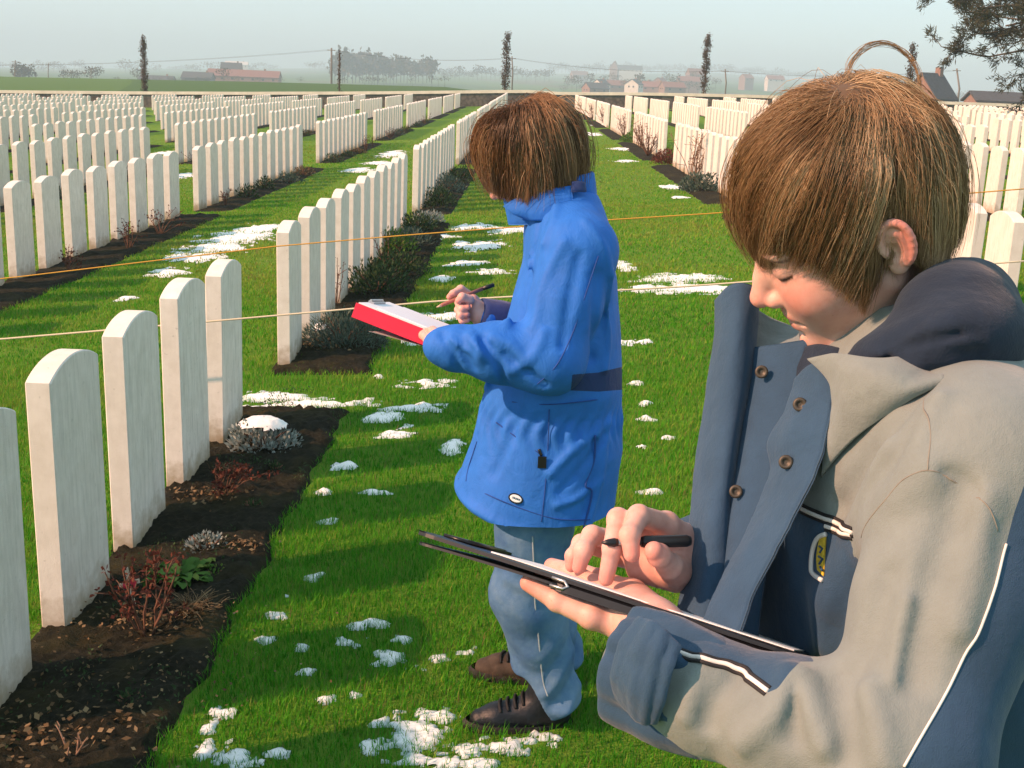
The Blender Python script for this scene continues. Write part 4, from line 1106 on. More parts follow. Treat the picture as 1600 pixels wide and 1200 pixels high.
VIL = [(1087, 122, 900, 13, 2.6, 4, 20, 'brick', 'roof_red'), (1075, 132, 800, 14, 2, 3, 5, 'brick', 'roof_red'), (1031, 134, 800, 9, 2, 3, 60, 'brick', 'roof_red'), (1021, 142, 650, 12, 2, 2.6, -10, 'brick', 'roof_red'), (938, 139, 650, 7, 2.2, 2.6, 50, 'render_wall', 'roof_dark'), (965, 139, 700, 13, 2, 2.6, 12, 'brick', 'roof_red'), (990, 140, 640, 6, 2.6, 2.6, 60, 'render_wall', 'roof_dark'), (1007, 140, 680, 9, 2, 2.6, 35, 'render_wall', 'roof_red'), (960, 112, 1250, 9, 4, 6, 75, 'brick', 'roof_red'), (978, 112, 1300, 34, 2.5, 4, 3, 'render_wall', 'roof_dark'), (905, 121, 1300, 18, 2.5, 4, 20, 'brick', 'roof_red'), (1166, 126, 1000, 9, 2, 3, 30, 'brick', 'roof_red'), (1210, 128, 1000, 14, 2, 3, 10, 'render_wall', 'roof_red'), (930, 145, 560, 10, 2, 2.4, 25, 'brick', 'roof_dark'), (1050, 143, 600, 11, 2, 2.4, 15, 'brick', 'roof_red')]
PLACE = ['left of the second poplar from the right', 'beside the second poplar from the right', 'between the two boys', 'low behind the wall', 'among the trees', 'under the slope', 'near the boundary wall', 'at the village edge', 'high on the ridge', 'along the ridge', 'on the far slope', 'in the green field', 'near the head of the front boy', 'closest to the wall', 'below the red house']
for q, (px, py, dist, w, h, rh, rot, wl, rf) in enumerate(VIL):
    house(px, py, dist, w, 8, h, rh, R(rot), wl, rf, f'distant village house with {"red" if rf == "roof_red" else "dark"} roof {PLACE[q]}')
# woods and hedges that read as one mass
def wood_mass():
    Vs, T = [], []; n0 = 0; r = np.random.default_rng(5)
    def clump(px, pyb, dist, hgt, wid, n=170):
        nonlocal n0
        q = on_y(px, pyb, dist); c = np.array([q[0], dist, q[2]])
        d = rdir(n, r); rad = r.random(n)**.4
        P = c+np.array([0, 0, hgt*.55])+d*np.array([wid/2, wid/2, hgt*.5])*rad[:, None]*(1+.25*fbm_sin(d[:, 0]*4, d[:, 2]*4, 1.5, abs(int(px))))[:, None]
        V, F = leaf_quads(P, rdir(n, r)+np.array([0, 0, .6]), rdir(n, r), hgt*.20, hgt*.13); Vs.append(V); T.append(np.repeat(r.random(n), 4)); n0 += len(V)
        g = np.array([[c[0]-hgt*.02, dist, c[2]-4], [c[0]+hgt*.02, dist, c[2]-4], [c[0]+hgt*.02, dist, c[2]+hgt*.6], [c[0]-hgt*.02, dist, c[2]+hgt*.6]]); Vs.append(g); T.append(np.zeros(4)); n0 += 4
    for px in np.arange(522, 680, 5.5): clump(px+r.uniform(-2, 2), 121+r.uniform(-2, 2), 800+r.uniform(-40, 40), np.interp(px, [520, 545, 600, 640, 680], [13, 15, 12.5, 10, 11])*r.uniform(.85, 1.15), 9)
    for px in np.arange(690, 860, 7): clump(px, 121+r.uniform(-4, 2), 1100, r.uniform(4, 9), 11, 110)
    for px in np.arange(-20, 520, 8):
        if r.random() < .75: clump(px, 110+r.uniform(-6, 6), 1500+r.uniform(-300, 300), r.uniform(5, 10), 16, 90)
    for px in np.arange(860, 1330, 6): clump(px, np.interp(px, [860, 1000, 1100, 1250, 1330], [112, 113, 112, 122, 130])+r.uniform(-3, 2), 2000+r.uniform(-100, 200), r.uniform(7, 14), 18, 90)
    for px in np.arange(880, 1120, 7): clump(px, 138+r.uniform(-12, 5), 800+r.uniform(-150, 150), r.uniform(3, 7), 7, 90)
    for px in np.arange(1380, 1640, 8): clump(px, 155+r.uniform(-3, 3), 1200, r.uniform(4, 8), 12, 90)
    for px, pb, h in [(30, 127, 6), (45, 126, 5), (36, 126, 4.5), (105, 124, 3.2), (120, 124, 3), (143, 123, 3.5), (215, 122, 3), (150, 118, 3), (350, 120, 3)]: clump(px, pb, 420, h, 6, 130)
    for px in np.arange(150, 700, 5):
        if r.random() < .35: clump(px, 128, 460, r.uniform(1.2, 2.4), 4, 60)
    V = np.vstack(Vs); F = np.arange(len(V)).reshape(-1, 4)
    tag(mesh_np('far_wood', V, F, M['far_leaf'], None, False, None, {'tint': np.concatenate(T)}), 'hazy woods and hedges on the far fields and slopes', 'woods', kind='stuff')
wood_mass()
# ------------------------------------------------------------------ slim poplars behind the wall
def poplar(px, pyt, pyb, y, wid, label, seed, dens=1.0):
    r = np.random.default_rng(seed); b = on_y(px, pyb, y); t = on_y(px+4, pyt, y); z0 = float(gz(np.clip(b[0], -75, 75), 78)); H = t[2]-z0
    e = empty('poplar_tree', (b[0], y, z0), label, 'tree', 'slim poplars behind the boundary wall')
    mb = MB(); k = 9; s = np.linspace(0, 1, k); P = np.column_stack([b[0]+.03*np.sin(s*9+seed), y+0*s, z0-.2+s*(H+.2)]); mb.tube(P, np.linspace(.06, .008, k), 7)
    tips = []
    for i in range(90):
        u = r.uniform(.18, .98); a = r.uniform(0, 6.28); w = wid*(.5+.6*math.sin(u*3.0))*r.uniform(.4, 1)
        o = np.array([b[0], y, z0+u*H]); q = np.array([o, o+np.array([math.cos(a)*w*.6, math.sin(a)*w*.6, .12]), o+np.array([math.cos(a)*w, math.sin(a)*w, .42])]); mb.tube(q, [.013, .009, .004], 4); tips += [q[1], q[2], (q[1]+q[2])/2]
    mb.build('trunk', M['bark'], e, True)
    n = int(1500*dens); T_ = np.array(tips)[r.integers(0, len(tips), n)]+r.normal(0, .06, (n, 3))
    T_ = T_[(fbm_sin(T_[:, 2]*3, T_[:, 0]*5, 1.1, seed) > -.75)]; n = len(T_)
    V, F = leaf_quads(T_, rdir(n, r)+np.array([0, 0, -.4]), rdir(n, r), r.uniform(.07, .13, n), r.uniform(.05, .09, n))
    mesh_np('crown', V, F, M['poplar'], e, False, None, {'tint': np.repeat(r.random(n), 4)})
poplar(227, 64, 150, 80.5, .22, 'slim brown leaved poplar behind the wall at the far left', 1)
poplar(789, 58, 150, 80.5, .28, 'slim brown leaved poplar behind the wall above the boy in blue', 2)
poplar(1099, 60, 158, 80.5, .30, 'slim brown leaved poplar behind the wall left of the front boy', 3)
poplar(1416, 72, 170, 80.5, .30, 'slim brown leaved poplar behind the wall beyond the front boy', 4)
poplar(530, 84, 150, 80.5, .10, 'thin almost bare poplar sapling behind the wall', 5, .12)
# ------------------------------------------------------------------ telegraph poles and wires
def pole(px, pyt, pyb, y, label, rad=.13):
    a = on_y(px, pyb, y); b = on_y(px, pyt, y)
    mb = MB(); mb.tube([(a[0], y, a[2]-3), (a[0], y, (a[2]+b[2])/2), (b[0], y, b[2])], [rad*1.1, rad, rad*.85], 8)
    e = empty('telegraph_pole', (a[0], y, a[2]-3), label, 'pole', 'telegraph poles in the far fields')
    mb.build('shaft', M['wood_pole'], e, True)
    MB().box((-.8, -.08, -.5), (.8, -.0, -.36), 0, None, b-np.array([0, rad, 0])).build('crossarm', M['wood_pole'], e)
    return b
pw = [pole(-130, 98, 150, 250, 'wooden telegraph pole at the far left edge', .14), pole(518, 75, 136, 250, 'tall pale telegraph pole in front of the dark wood', .2), pole(800, 88, 140, 250, 'thin telegraph pole beside the central poplar', .14), pole(1133, 108, 150, 250, 'telegraph pole right of the village poplar', .14), pole(1495, 107, 170, 250, 'telegraph pole between the gabled house and the shed', .2)]
pole(24, 94, 130, 300, 'telegraph pole standing in the left field near a bush', .13); pole(76, 99, 130, 330, 'shorter telegraph pole in the left field', .13); pole(143, 106, 130, 400, 'small far telegraph pole in the left field', .13)
mb = MB()
for a, b in zip(pw[:-1], pw[1:]):
    for dx in (-.7, .7):
        t = np.linspace(0, 1, 24)[:, None]; P = a*(1-t)+b*t+np.array([dx, 0, -.35])-np.array([0, 0, 1])*(4*t*(1-t))*1.1; mb.tube(P, .016, 4)
tag(mb.build('power_line', M['roof_dark'], None, True), 'thin overhead wires strung between the telegraph poles', 'wires')
# ------------------------------------------------------------------ big tree reaching in from the right
def big_tree():
    r = np.random.default_rng(12); y = 45.0; b = on_y(1920, 190, y); x0 = b[0]; z0 = float(gz(x0, y))
    e = empty('pine_tree', (x0, y, z0), 'large dark tree whose sparse branches reach in at the upper right', 'tree')
    mb = MB(); s = np.linspace(0, 1, 12); mb.tube(np.column_stack([x0+.4*np.sin(s*3), y+.3*s, z0-.3+s*11]), np.linspace(.42, .06, 12), 10)
    leafP, leafD = [], []
    def branch(p, d, L, rad, lev):
        k = 8; q = [p]
        for j in range(k):
            d = d+r.normal(0, .10, 3)+np.array([0, 0, .035 if lev else .015]); d /= np.linalg.norm(d); q.append(q[-1]+d*L/k)
        q = np.array(q); mb.tube(q, np.linspace(rad, rad*.35, k+1), 6 if lev == 0 else 4)
        if lev < 3:
            for c in range([9, 7, 5][lev]):
                u = r.integers(2, k+1); e2 = (q[u]-q[u-1])/np.linalg.norm(q[u]-q[u-1])+r.normal(0, .45, 3); e2 /= np.linalg.norm(e2)
                branch(q[u], e2, L*r.uniform(.2, .36), rad*.42, lev+1)
        if lev >= 2:
            for c in range(6): leafP.append(q[r.integers(2, k+1)]); leafD.append(d+r.normal(0, .5, 3))
    for (pz, tx, ty) in [(4.8, 1535, 82), (5.6, 1515, 40), (6.4, 1505, -5), (4.6, 1590, 95), (7.0, 1560, -70), (5.4, 1580, 50), (6.0, 1550, 10)]:
        p = np.array([x0, y, z0+pz]); t = on_y(tx, ty, y-r.uniform(-1, 2)); d = t-p; L = np.linalg.norm(d); d = d/L+np.array([0, 0, -.08])
        branch(p, d, L*.98, .09, 0)
    for i in range(10):
        a = r.uniform(-1.2, 1.2); branch(np.array([x0, y, z0+r.uniform(5, 10)]), np.array([math.cos(a), math.sin(a), .25]), r.uniform(2.5, 4), .08, 1)
    mb.build('trunk', M['bark'], e, True)
    P = np.array(leafP); D = np.array(leafD); P = np.repeat(P, 3, 0)+r.normal(0, .06, (len(P)*3, 3)); D = np.repeat(D, 3, 0)+r.normal(0, .5, P.shape)
    V, F = leaf_quads(P, D, rdir(len(P), r), r.uniform(.14, .28, len(P)), .035)
    mesh_np('crown', V, F, M['needle'], e, False, None, {'tint': np.repeat(r.random(len(P)), 4)})
big_tree()
# ------------------------------------------------------------------ winter haze
def haze():
    lo, hi = (-4200, -70, -60), (4200, 6100, 75)
    t = bpy.data.materials.new('haze'); t.use_nodes = True; n = t.node_tree.nodes; n.clear()
    o = n.new('ShaderNodeOutputMaterial'); v = n.new('ShaderNodeVolumePrincipled')
    v.inputs['Color'].default_value = (.62, .83, .96, 1); v.inputs['Density'].default_value = HAZE_D; v.inputs['Anisotropy'].default_value = .0
    t.node_tree.links.new(v.outputs[0], o.inputs['Volume'])
    tag(MB().box(lo, hi).build('haze', t), 'pale winter haze lying over the fields', 'haze', kind='stuff')
HAZE_D = .00085
haze()
# ------------------------------------------------------------------ the boy in front
M['hair_brown'] = mat_hair('brown_hair', (.11, .062, .030), (.40, .255, .130), (.75, .56, .34))
FH_A = pose(R(-5.57), R(31.07), R(14.5)); FH_C = V3(.3000, 1.1040, 1.5195)
def mat_cloth(name, c, fine=900, var=.12, rough=.8, bump=.15, sheen=.2):
    t = NT(name); p = t.coord()
    w = t.noise(fine, 2, .5, p); b = t.noise(25, 4, .6, p)
    col = t.ramp(b, [(.25, tuple(x*(1-var) for x in c)), (.75, tuple(x*(1+var) for x in c))])
    t.set(col, rough, .25); t.b.inputs['Sheen Weight'].default_value = sheen
    nb = t.bump(b, .25, .012); t.bump(w, bump*2, .002, nb); return t.m
def mat_two(name, ca, cb, attr='panel', **k):
    t = NT(name); p = t.coord(); v = t.attr(attr)
    f = t.math('GREATER_THAN', v, 0.0); b = t.noise(25, 4, .6, p); w = t.noise(1000, 2, .5, p)
    mk = lambda c: t.ramp(b, [(.25, tuple(x*.9 for x in c)), (.75, tuple(x*1.1 for x in c))])
    t.set(t.mix(f, mk(ca), mk(cb)), .78, .25); t.b.inputs['Sheen Weight'].default_value = .2
    nb = t.bump(b, .25, .012); t.bump(w, .35, .002, nb); return t.m
GREY, NAVY = (.190, .228, .220), (.024, .066, .125)
M['coat'] = mat_two('coat_cloth', GREY, NAVY)
M['navy'] = mat_cloth('navy_cloth', NAVY); M['grey'] = mat_cloth('grey_cloth', GREY)
M['fleece'] = mat_cloth('navy_fleece', (.014, .026, .048), 500, .2, .95, .12, .12)
M['white_trim'] = plain('white_piping', (.75, .72, .68), .7, .1, 50); M['black_trim'] = plain('black_piping', (.02, .02, .022), .7, .1, 50)
M['black_plastic'] = plain('black_board', (.008, .009, .011), .34, .25, 40, .45)
M['paper'] = plain('white_paper', (.80, .82, .84), .8, .05, 3)
M['metal'] = plain('clip_metal', (.45, .45, .46), .35, .1, 30, .5, 0, .9)
M['snap'] = plain('brass_snap', (.09, .08, .065), .55, .2, 60, .4, 0, .6)
FB = empty('person', (.40, 1.07, float(gz(.40, 1.07))), 'boy in grey and navy jacket writing on a black clipboard in the foreground', 'person')
# the head with its neck, both hands and the hidden legs: one body mesh
NB = V3(.385, 1.115, 1.345)
def q_(l): return FH_C+np.asarray(l) @ FH_A
neckF = ([q_((-.012, 0, -.03)), q_((-.022, 0, -.085)), V3(.355, 1.105, 1.395), V3(.395, 1.10, 1.30)], [.042, .041, .046, .070])
body = MB()
attrs_body = []
def put(V, F, at_=None):
    body.add(V, F); attrs_body.append(at_ or {'lip': np.zeros(len(V)), 'rosy': np.full(len(V), .12), 'lash': np.zeros(len(V))})
put(*head_mesh(FH_C, FH_A, neckF))
# right hand with the pen
k_ = .0086
RHf = [([at(1040, 818, 1.115), at(998, 806, 1.085), at(984, 836, 1.062), at(987, 866, 1.058)], [.0105, .0098, .0088, .0074]),
       ([at(1012, 828, 1.13), at(966, 811, 1.092), at(957, 856, 1.072), at(947, 904, 1.08)], [.0105, .0098, .0087, .0070]),
       ([at(985, 848, 1.15), at(925, 837, 1.118), at(912, 860, 1.100), at(905, 886, 1.102)], [.0100, .0092, .0083, .0068]),
       ([at(970, 866, 1.17), at(908, 849, 1.140), at(896, 869, 1.126), at(893, 884, 1.125)], [.0092, .0082, .0074, .0062]),
       ([at(1056, 893, 1.12), at(1046, 884, 1.085), at(1030, 868, 1.062), at(1022, 861, 1.056)], [.0150, .0115, .0100, .0088])]
RHp = [(at(1042, 822, 1.118), at(1070, 858, 1.165), .013, .022), (at(1012, 832, 1.132), at(1068, 866, 1.165), .013, .022), (at(988, 852, 1.15), at(1062, 872, 1.165), .012, .021), (at(972, 868, 1.168), at(1050, 886, 1.165), .011, .019), (at(1000, 890, 1.14), at(1055, 893, 1.14), .013, .020), (at(1068, 866, 1.165), at(1120, 878, 1.20), .023, .026)]
fnRH = hand_sdf(RHf, RHp, 0)
hp = np.vstack([np.vstack([np.array(f[0]) for f in RHf]), np.array([p[1] for p in RHp])])
V, F = sdf_mesh(fnRH, hp.min(0)-.035, hp.max(0)+.035, .0013)
def tip_rosy(V, fingers):
    r = np.full(len(V), .18)
    for pts, rad in fingers:
        r = np.maximum(r, .8*np.exp(-(np.linalg.norm(V-pts[-1], axis=1)/.014)**2)); r = np.maximum(r, .45*np.exp(-(np.linalg.norm(V-pts[1], axis=1)/.010)**2))
    return {'lip': np.zeros(len(V)), 'rosy': r, 'lash': np.zeros(len(V))}
put(V, F, tip_rosy(V, RHf))
# left hand under the board
LHf = [([at(975, 975, 1.035), at(925, 962, 1.03), at(872, 938, 1.04), at(826, 911, 1.05)], [.015, .0115, .0098, .0078]),
       ([at(990, 948, 1.06), at(930, 934, 1.075), at(885, 916, 1.09), at(846, 903, 1.10)], [.012, .0105, .0094, .008]),
       ([at(985, 935, 1.09), at(930, 915, 1.115), at(890, 893, 1.155), at(862, 884, 1.185)], [.011, .0100, .009, .0078]),
       ([at(985, 925, 1.115), at(935, 905, 1.15), at(905, 893, 1.18), at(885, 887, 1.20)], [.011, .0098, .009, .0076]),
       ([at(990, 925, 1.13), at(950, 915, 1.165), at(925, 903, 1.185), at(912, 893, 1.20)], [.010, .0086, .008, .0068])]
LHp = [(at(985, 968, 1.03), at(1015, 988, 1.015), .020, .023), (at(985, 950, 1.06), at(1018, 985, 1.02), .017, .023), (at(985, 938, 1.09), at(1018, 982, 1.03), .015, .022), (at(990, 928, 1.12), at(1018, 980, 1.04), .014, .020), (at(1015, 988, 1.02), at(1085, 1025, .985), .024, .026)]
fnLH = hand_sdf(LHf, LHp, 0)
hp = np.vstack([np.vstack([np.array(f[0]) for f in LHf]), np.array([p[1] for p in LHp])])
V, F = sdf_mesh(fnLH, hp.min(0)-.035, hp.max(0)+.035, .0015)
put(V, F, tip_rosy(V, LHf))
# body core inside the clothes
G0 = float(gz(.42, 1.07))
def core_fn(P):
    d = s_cap(P, (.40, 1.08, 1.30), (.42, 1.09, .90), .075, .085)
    for s, y in ((-1, .99), (1, 1.17)):
        d = smin(d, s_chain(P, np.array([(.42, y, .88), (.41, y, .50), (.44, y, G0+.09)]), [.075, .050, .035], .02), .03)
        d = smin(d, s_cap(P, (.44, y, G0+.06), (.33, y, G0+.04), .032, .028), .02)
    d = smin(d, s_cap(P, (.385, .93, 1.32), (.385, 1.22, 1.32), .05, .05), .03)
    return d
put(*sdf_mesh(core_fn, (.22, .85, G0-.02), (.60, 1.32, 1.42), .010))
bo = mesh_np('body', np.vstack(body.V), np.vstack(body.F[4]), M['skin'], FB, True, None, {k: np.concatenate([a[k] for a in attrs_body]) for k in ('lip', 'rosy', 'lash')})
# hair
def endF(az): return np.interp(az, [0, 20, 42, 58, 66, 76, 88, 92, 112, 116, 145, 160, 180], [.014, .020, .028, .012, -.044, -.078, -.076, .020, .026, -.070, -.066, -.066, -.070])
def flowF(p, s):
    w = smooth(-.05, .05, p[:, 0])[:, None]
    return np.array([.30, .10, 0])*w*(1-s)
hair('hair', FB, FH_C, FH_A, 1.0, 38000, M['hair_brown'], .00022, endF, (-.043, .016, .12), seed=4, thick=.0135, ejit=.010, frizz=.0004, nclump=420, flow_fn=flowF)

# a stray lock standing up in a loop from the crown
def loop():
    r = np.random.default_rng(3); mb = MB()
    base = np.array([at(1322, 128, 1.09), at(1330, 98, 1.09), at(1352, 74, 1.09), at(1384, 68, 1.09), at(1412, 82, 1.09), at(1430, 105, 1.09), at(1436, 135, 1.09), at(1430, 165, 1.10)])
    for i in range(22):
        o = r.normal(0, .0011, 3); sc = r.normal(0, .0011, base.shape)
        mb.tube(catmull(base+o+sc, 26), .00022, 3, 0, r.uniform(.2, .8))
    mb.build('stray_lock', M['hair_brown'], FB, True, 'tint')
loop()
# ------------------------------------------------------------------ his jacket
YW = R(14)                                   # the trunk is turned a little towards the picture plane
TR = np.array([[math.cos(YW), math.sin(YW), 0], [-math.sin(YW), math.cos(YW), 0], [0, 0, 1]])
LEV = np.array([(.40, .425, 1.08, .165, .215), (.80, .415, 1.075, .165, .215), (1.05, .405, 1.07, .160, .210), (1.20, .395, 1.065, .155, .200), (1.30, .390, 1.065, .140, .185), (1.365, .388, 1.07, .115, .150), (1.41, .388, 1.08, .080, .095), (1.46, .388, 1.08, .05, .06)])
def trunk(P):
    z = P[:, 2]; cx, cy, rx, ry = [np.interp(z, LEV[:, 0], LEV[:, i]) for i in (1, 2, 3, 4)]
    q = np.stack([P[:, 0]-cx, P[:, 1]-cy], -1); a = q[:, 0]*math.cos(YW)+q[:, 1]*math.sin(YW); b = -q[:, 0]*math.sin(YW)+q[:, 1]*math.cos(YW)
    k = np.sqrt((a/rx)**2+(b/ry)**2); d = (k-1)*np.minimum(rx, ry)*.95
    return np.maximum(d, np.maximum(z-1.44, .62-z))
SH, EL, WR = V3(.375, .900, 1.335), at(1405, 1195, .87), at(1012, 1052, .99)
SHR, ELR, WRR = V3(.395, 1.24, 1.335), V3(.36, 1.29, 1.10), V3(.215, 1.115, 1.185)
ARM_U = [SH+V3(.01, .03, .0), SH, SH*.55+EL*.45, EL*.9+SH*.1]; ARM_UR = [.080, .076, .064, .060]
ARM_F = [EL+V3(0, 0, .0), EL*.6+WR*.4, EL*.25+WR*.75, WR]; ARM_FR = [.056, .048, .043, .041]
FOLDS = []
def base_coat(P):
    d = trunk(P)
    d = smin(d, s_chain(P, [V3(.395, 1.08, 1.345), SH+V3(.0, .03, .0)], [.085, .082], .02), .05)
    d = smin(d, s_chain(P, [V3(.395, 1.08, 1.345), SHR], [.085, .078], .02), .05)
    u = s_chain(P, ARM_U, ARM_UR, .03); f = s_chain(P, ARM_F, ARM_FR, .02)
    a = smin(u, f, .030)
    d = smin(d, a, .022)
    r = smin(s_chain(P, [SHR, ELR], [.076, .06], .02), s_chain(P, [ELR, WRR], [.058, .043], .02), .03)
    return smin(d, r, .022)
def coat_fn(P):
    d = base_coat(P)
    for pts, w, a in FOLDS: d = d-a*np.exp(-(d_poly(P, pts)/w)**2)
    x, y, z = P.T
    return d-.0016*fbm_sin(x*26+z*9, y*26+z*17, 1.0, 8)
def fold(px, w, a, z0=.5):
    pts = [trace(base_coat, x, y, z0) for x, y in px]; pts = [q for q in pts if q is not None]
    if len(pts) > 1: FOLDS.append((catmull(np.array(pts), max(len(pts)*3, 4)), w*.85, a*1.2))
# ridges (+) and hollows (-) of the sleeve, traced onto its solid
fold([(1445, 735), (1400, 780), (1345, 850), (1290, 930)], .020, 0.0105)
fold([(1500, 760), (1470, 860), (1440, 960), (1425, 1060)], .014, -0.0090)
fold([(1540, 780), (1525, 880), (1500, 980)], .012, 0.0075)
fold([(1385, 900), (1365, 980), (1335, 1040)], .012, -0.0075)
fold([(1420, 940), (1405, 1010), (1398, 1060)], .008, 0.0067)
fold([(1300, 930), (1285, 965), (1290, 1010)], .012, 0.0090)
fold([(1235, 1050), (1225, 1090), (1190, 1135), (1160, 1160)], .010, 0.0112)
fold([(1255, 1060), (1268, 1110), (1290, 1165)], .010, 0.0112)
fold([(1243, 1075), (1243, 1110), (1238, 1150)], .008, -0.0090)
fold([(1310, 1060), (1320, 1120), (1322, 1180)], .012, -0.0090)
fold([(1150, 1055), (1120, 1090), (1105, 1130)], .009, -0.0075)
fold([(1100, 1035), (1080, 1080), (1072, 1120)], .008, 0.0060)
fold([(1360, 1080), (1375, 1140), (1380, 1190)], .012, 0.0090)
fold([(1440, 600), (1400, 650), (1350, 720), (1310, 790)], .012, -0.0105)
fold([(1470, 620), (1440, 690), (1420, 735)], .010, 0.0060)
fold([(1390, 700), (1350, 780), (1330, 830)], .010, 0.0075)
fold([(1450, 735), (1500, 745), (1545, 790)], .005, -0.0045)
fold([(1450, 735), (1395, 770), (1350, 830)], .004, -0.0037)
V, F = sdf_mesh(coat_fn, (.02, .70, .60), (.60, 1.42, 1.46), .0034)
def cut(V, px, z):
    # signed side of a curved cut through the cloth (positive on its right-hand side going along the line)
    d = ray(*px[len(px)//2]); d /= np.linalg.norm(d); e1 = np.cross(d, [0, 0, 1.0]); e1 /= np.linalg.norm(e1); e2 = np.cross(e1, d)
    L = np.array([at(x, y, z) for x, y in px]); P2 = np.stack([V @ e1, V @ e2], -1); L2 = np.stack([L @ e1, L @ e2], -1)
    best = np.full(len(V), 1e9); sg = np.zeros(len(V))
    for i in range(len(L2)-1):
        a, b = L2[i], L2[i+1]; ba = b-a; t = np.clip(((P2-a) @ ba)/(ba @ ba), 0, 1); v = P2-a-t[:, None]*ba; dd = np.linalg.norm(v, axis=1)
        s_ = -np.sign(ba[0]*(P2[:, 1]-a[1])-ba[1]*(P2[:, 0]-a[0])); m = dd < best-1e-9
        sg[m] = s_[m]; best = np.minimum(best, dd)
    return sg*best
def panel(V):
    # navy below the breast seam, along the under side of the sleeve and on the upper forearm
    x, y, z = V.T
    du = s_chain(V, ARM_U, ARM_UR, .03); df = s_chain(V, ARM_F, ARM_FR); dt = trunk(V)
    chest = cut(V, [(1100, 720), (1242, 789), (1270, 803), (1300, 814), (1332, 832), (1420, 880), (1560, 850), (1640, 810)], 1.0)
    slv = -cut(V, [(1640, 650), (1585, 800), (1572, 850), (1562, 890), (1540, 960), (1515, 1010), (1480, 1080), (1440, 1150), (1412, 1198), (1380, 1260)], .86)
    fo = -cut(V, [(900, 1000), (1040, 1014), (1062, 1020), (1100, 1030), (1145, 1042), (1178, 1064), (1200, 1082), (1214, 1076), (1232, 1052), (1248, 1036), (1270, 1036), (1300, 1046), (1420, 1090)], .95)
    fo = np.where(cut(V, [(1285, 900), (1330, 990), (1300, 1060), (1300, 1300)], .9) < 0, -.02, fo)
    side = np.where(np.minimum(du, df) < dt+.004, np.where(df < du-.012, fo, slv), chest)
    return np.where((y > 1.19) & (x > .2), .01, side)
PV = panel(V)
coat = mesh_np('jacket', V, F, M['coat'], FB, True, None, {'panel': PV})
def on(px, py, z0=.5): return trace(coat_fn, px, py, z0)
def piping(px, name='piping', n=40, rad=.0021, double=True, lift=.0006, z0=.5, mats=('white_trim', 'black_trim')):
    pts = [on(x, y, z0) for x, y in px]; pts = [p for p in pts if p is not None]
    P = catmull(np.array(pts), n)
    # settle the line back onto the cloth
    for _ in range(3):
        e = 1e-3; g = np.stack([(coat_fn(P+np.eye(3)[i]*e)-coat_fn(P-np.eye(3)[i]*e))/(2*e) for i in range(3)], -1); g /= np.linalg.norm(g, axis=1, keepdims=True); P = P-g*coat_fn(P)[:, None]
    T = np.gradient(P, axis=0); T /= np.linalg.norm(T, axis=1, keepdims=True); B = np.cross(T, g); B *= np.sign(B[:, 2:3].mean())
    MB().tube(P+g*lift, rad, 8).build(name, M[mats[0]], coat, True)
    if double:
        for s in (-1, 1): MB().tube(P+B*s*rad*1.5+g*lift*.3, rad*.8, 8).build(name, M[mats[1]], coat, True)
    return P
piping([(1242, 789), (1270, 803), (1300, 814), (1332, 832)])
piping([(1290, 822), (1310, 829), (1330, 836)])
piping([(1062, 1020), (1100, 1030), (1145, 1042), (1178, 1064), (1200, 1080)])
piping([(1572, 850), (1562, 890), (1540, 960), (1515, 1010), (1480, 1080), (1440, 1150), (1412, 1198)], double=False, rad=.0010)
def seam(px, name='seam', rad=.0006, lift=-.0002, m='navy', n=40): return piping(px, name, n, rad, False, lift, .5, (m, m))
M['grey_seam'] = plain('grey_seam_thread', (.22, .21, .18), .9, .1, 80)
seam([(1438, 600), (1452, 660), (1450, 735)], m='grey_seam'); seam([(1345, 840), (1375, 790), (1410, 750), (1450, 735), (1490, 752), (1530, 778), (1560, 830)], m='grey_seam')
# cuff of the near sleeve: a wide turned tab hanging under the wrist
def cuff():
    c0 = WR+V3(.012, -.004, .004); ax = (WR-EL)/np.linalg.norm(WR-EL); up = V3(0, .25, 1); up -= ax*(up @ ax); up /= np.linalg.norm(up); sd = np.cross(ax, up)
    rows = []
    for k, (s, ra, rb) in enumerate([(-.056, .043, .046), (-.034, .046, .050), (-.012, .046, .052), (.012, .044, .050), (.034, .043, .047), (.032, .036, .040), (.010, .03, .034)]):
        an = np.linspace(-.5*math.pi-.2, 1.5*math.pi-.2, 29)
        w = 1+.050*np.sin(an*8+k*.35)+.030*np.sin(an*15+k*.6)
        rows.append(c0+ax*s+(np.cos(an)*w*ra)[:, None]*sd+(np.sin(an)*w*rb)[:, None]*up-up*.006)
    V, F, P = sheet_geo(np.array(rows), 30, 120, .004, .0008, 90)
    mesh_np('cuff', V, F, M['navy'], coat, True)
    tab = [[at(998, 962, .945), at(1030, 975, .925), at(1064, 1010, .915)], [at(972, 1000, .945), at(1012, 1022, .915), at(1052, 1046, .905)], [at(956, 1056, .950), at(1000, 1082, .918), at(1040, 1098, .912)], [at(964, 1092, .958), at(998, 1126, .935), at(1024, 1130, .930)]]
    tab = [[np.asarray(q)-(.0010 if j % 2 else -.0008)*ray(1000, 1040)/1.1 for j, q in enumerate(catmull(np.array(r), 9))] for r in tab]
    sheet('cuff', tab, M['navy'], coat, nu=40, nv=70, th=.005, wob=.0020, wsc=70, seed=6)
cuff()
MB().tube([WRR+V3(.0, 0, 0), WRR*.5+at(1085, 868, 1.165)*.5, at(1078, 866, 1.163)], [.046, .040, .036], 20).build('cuff', M['navy'], coat, True)
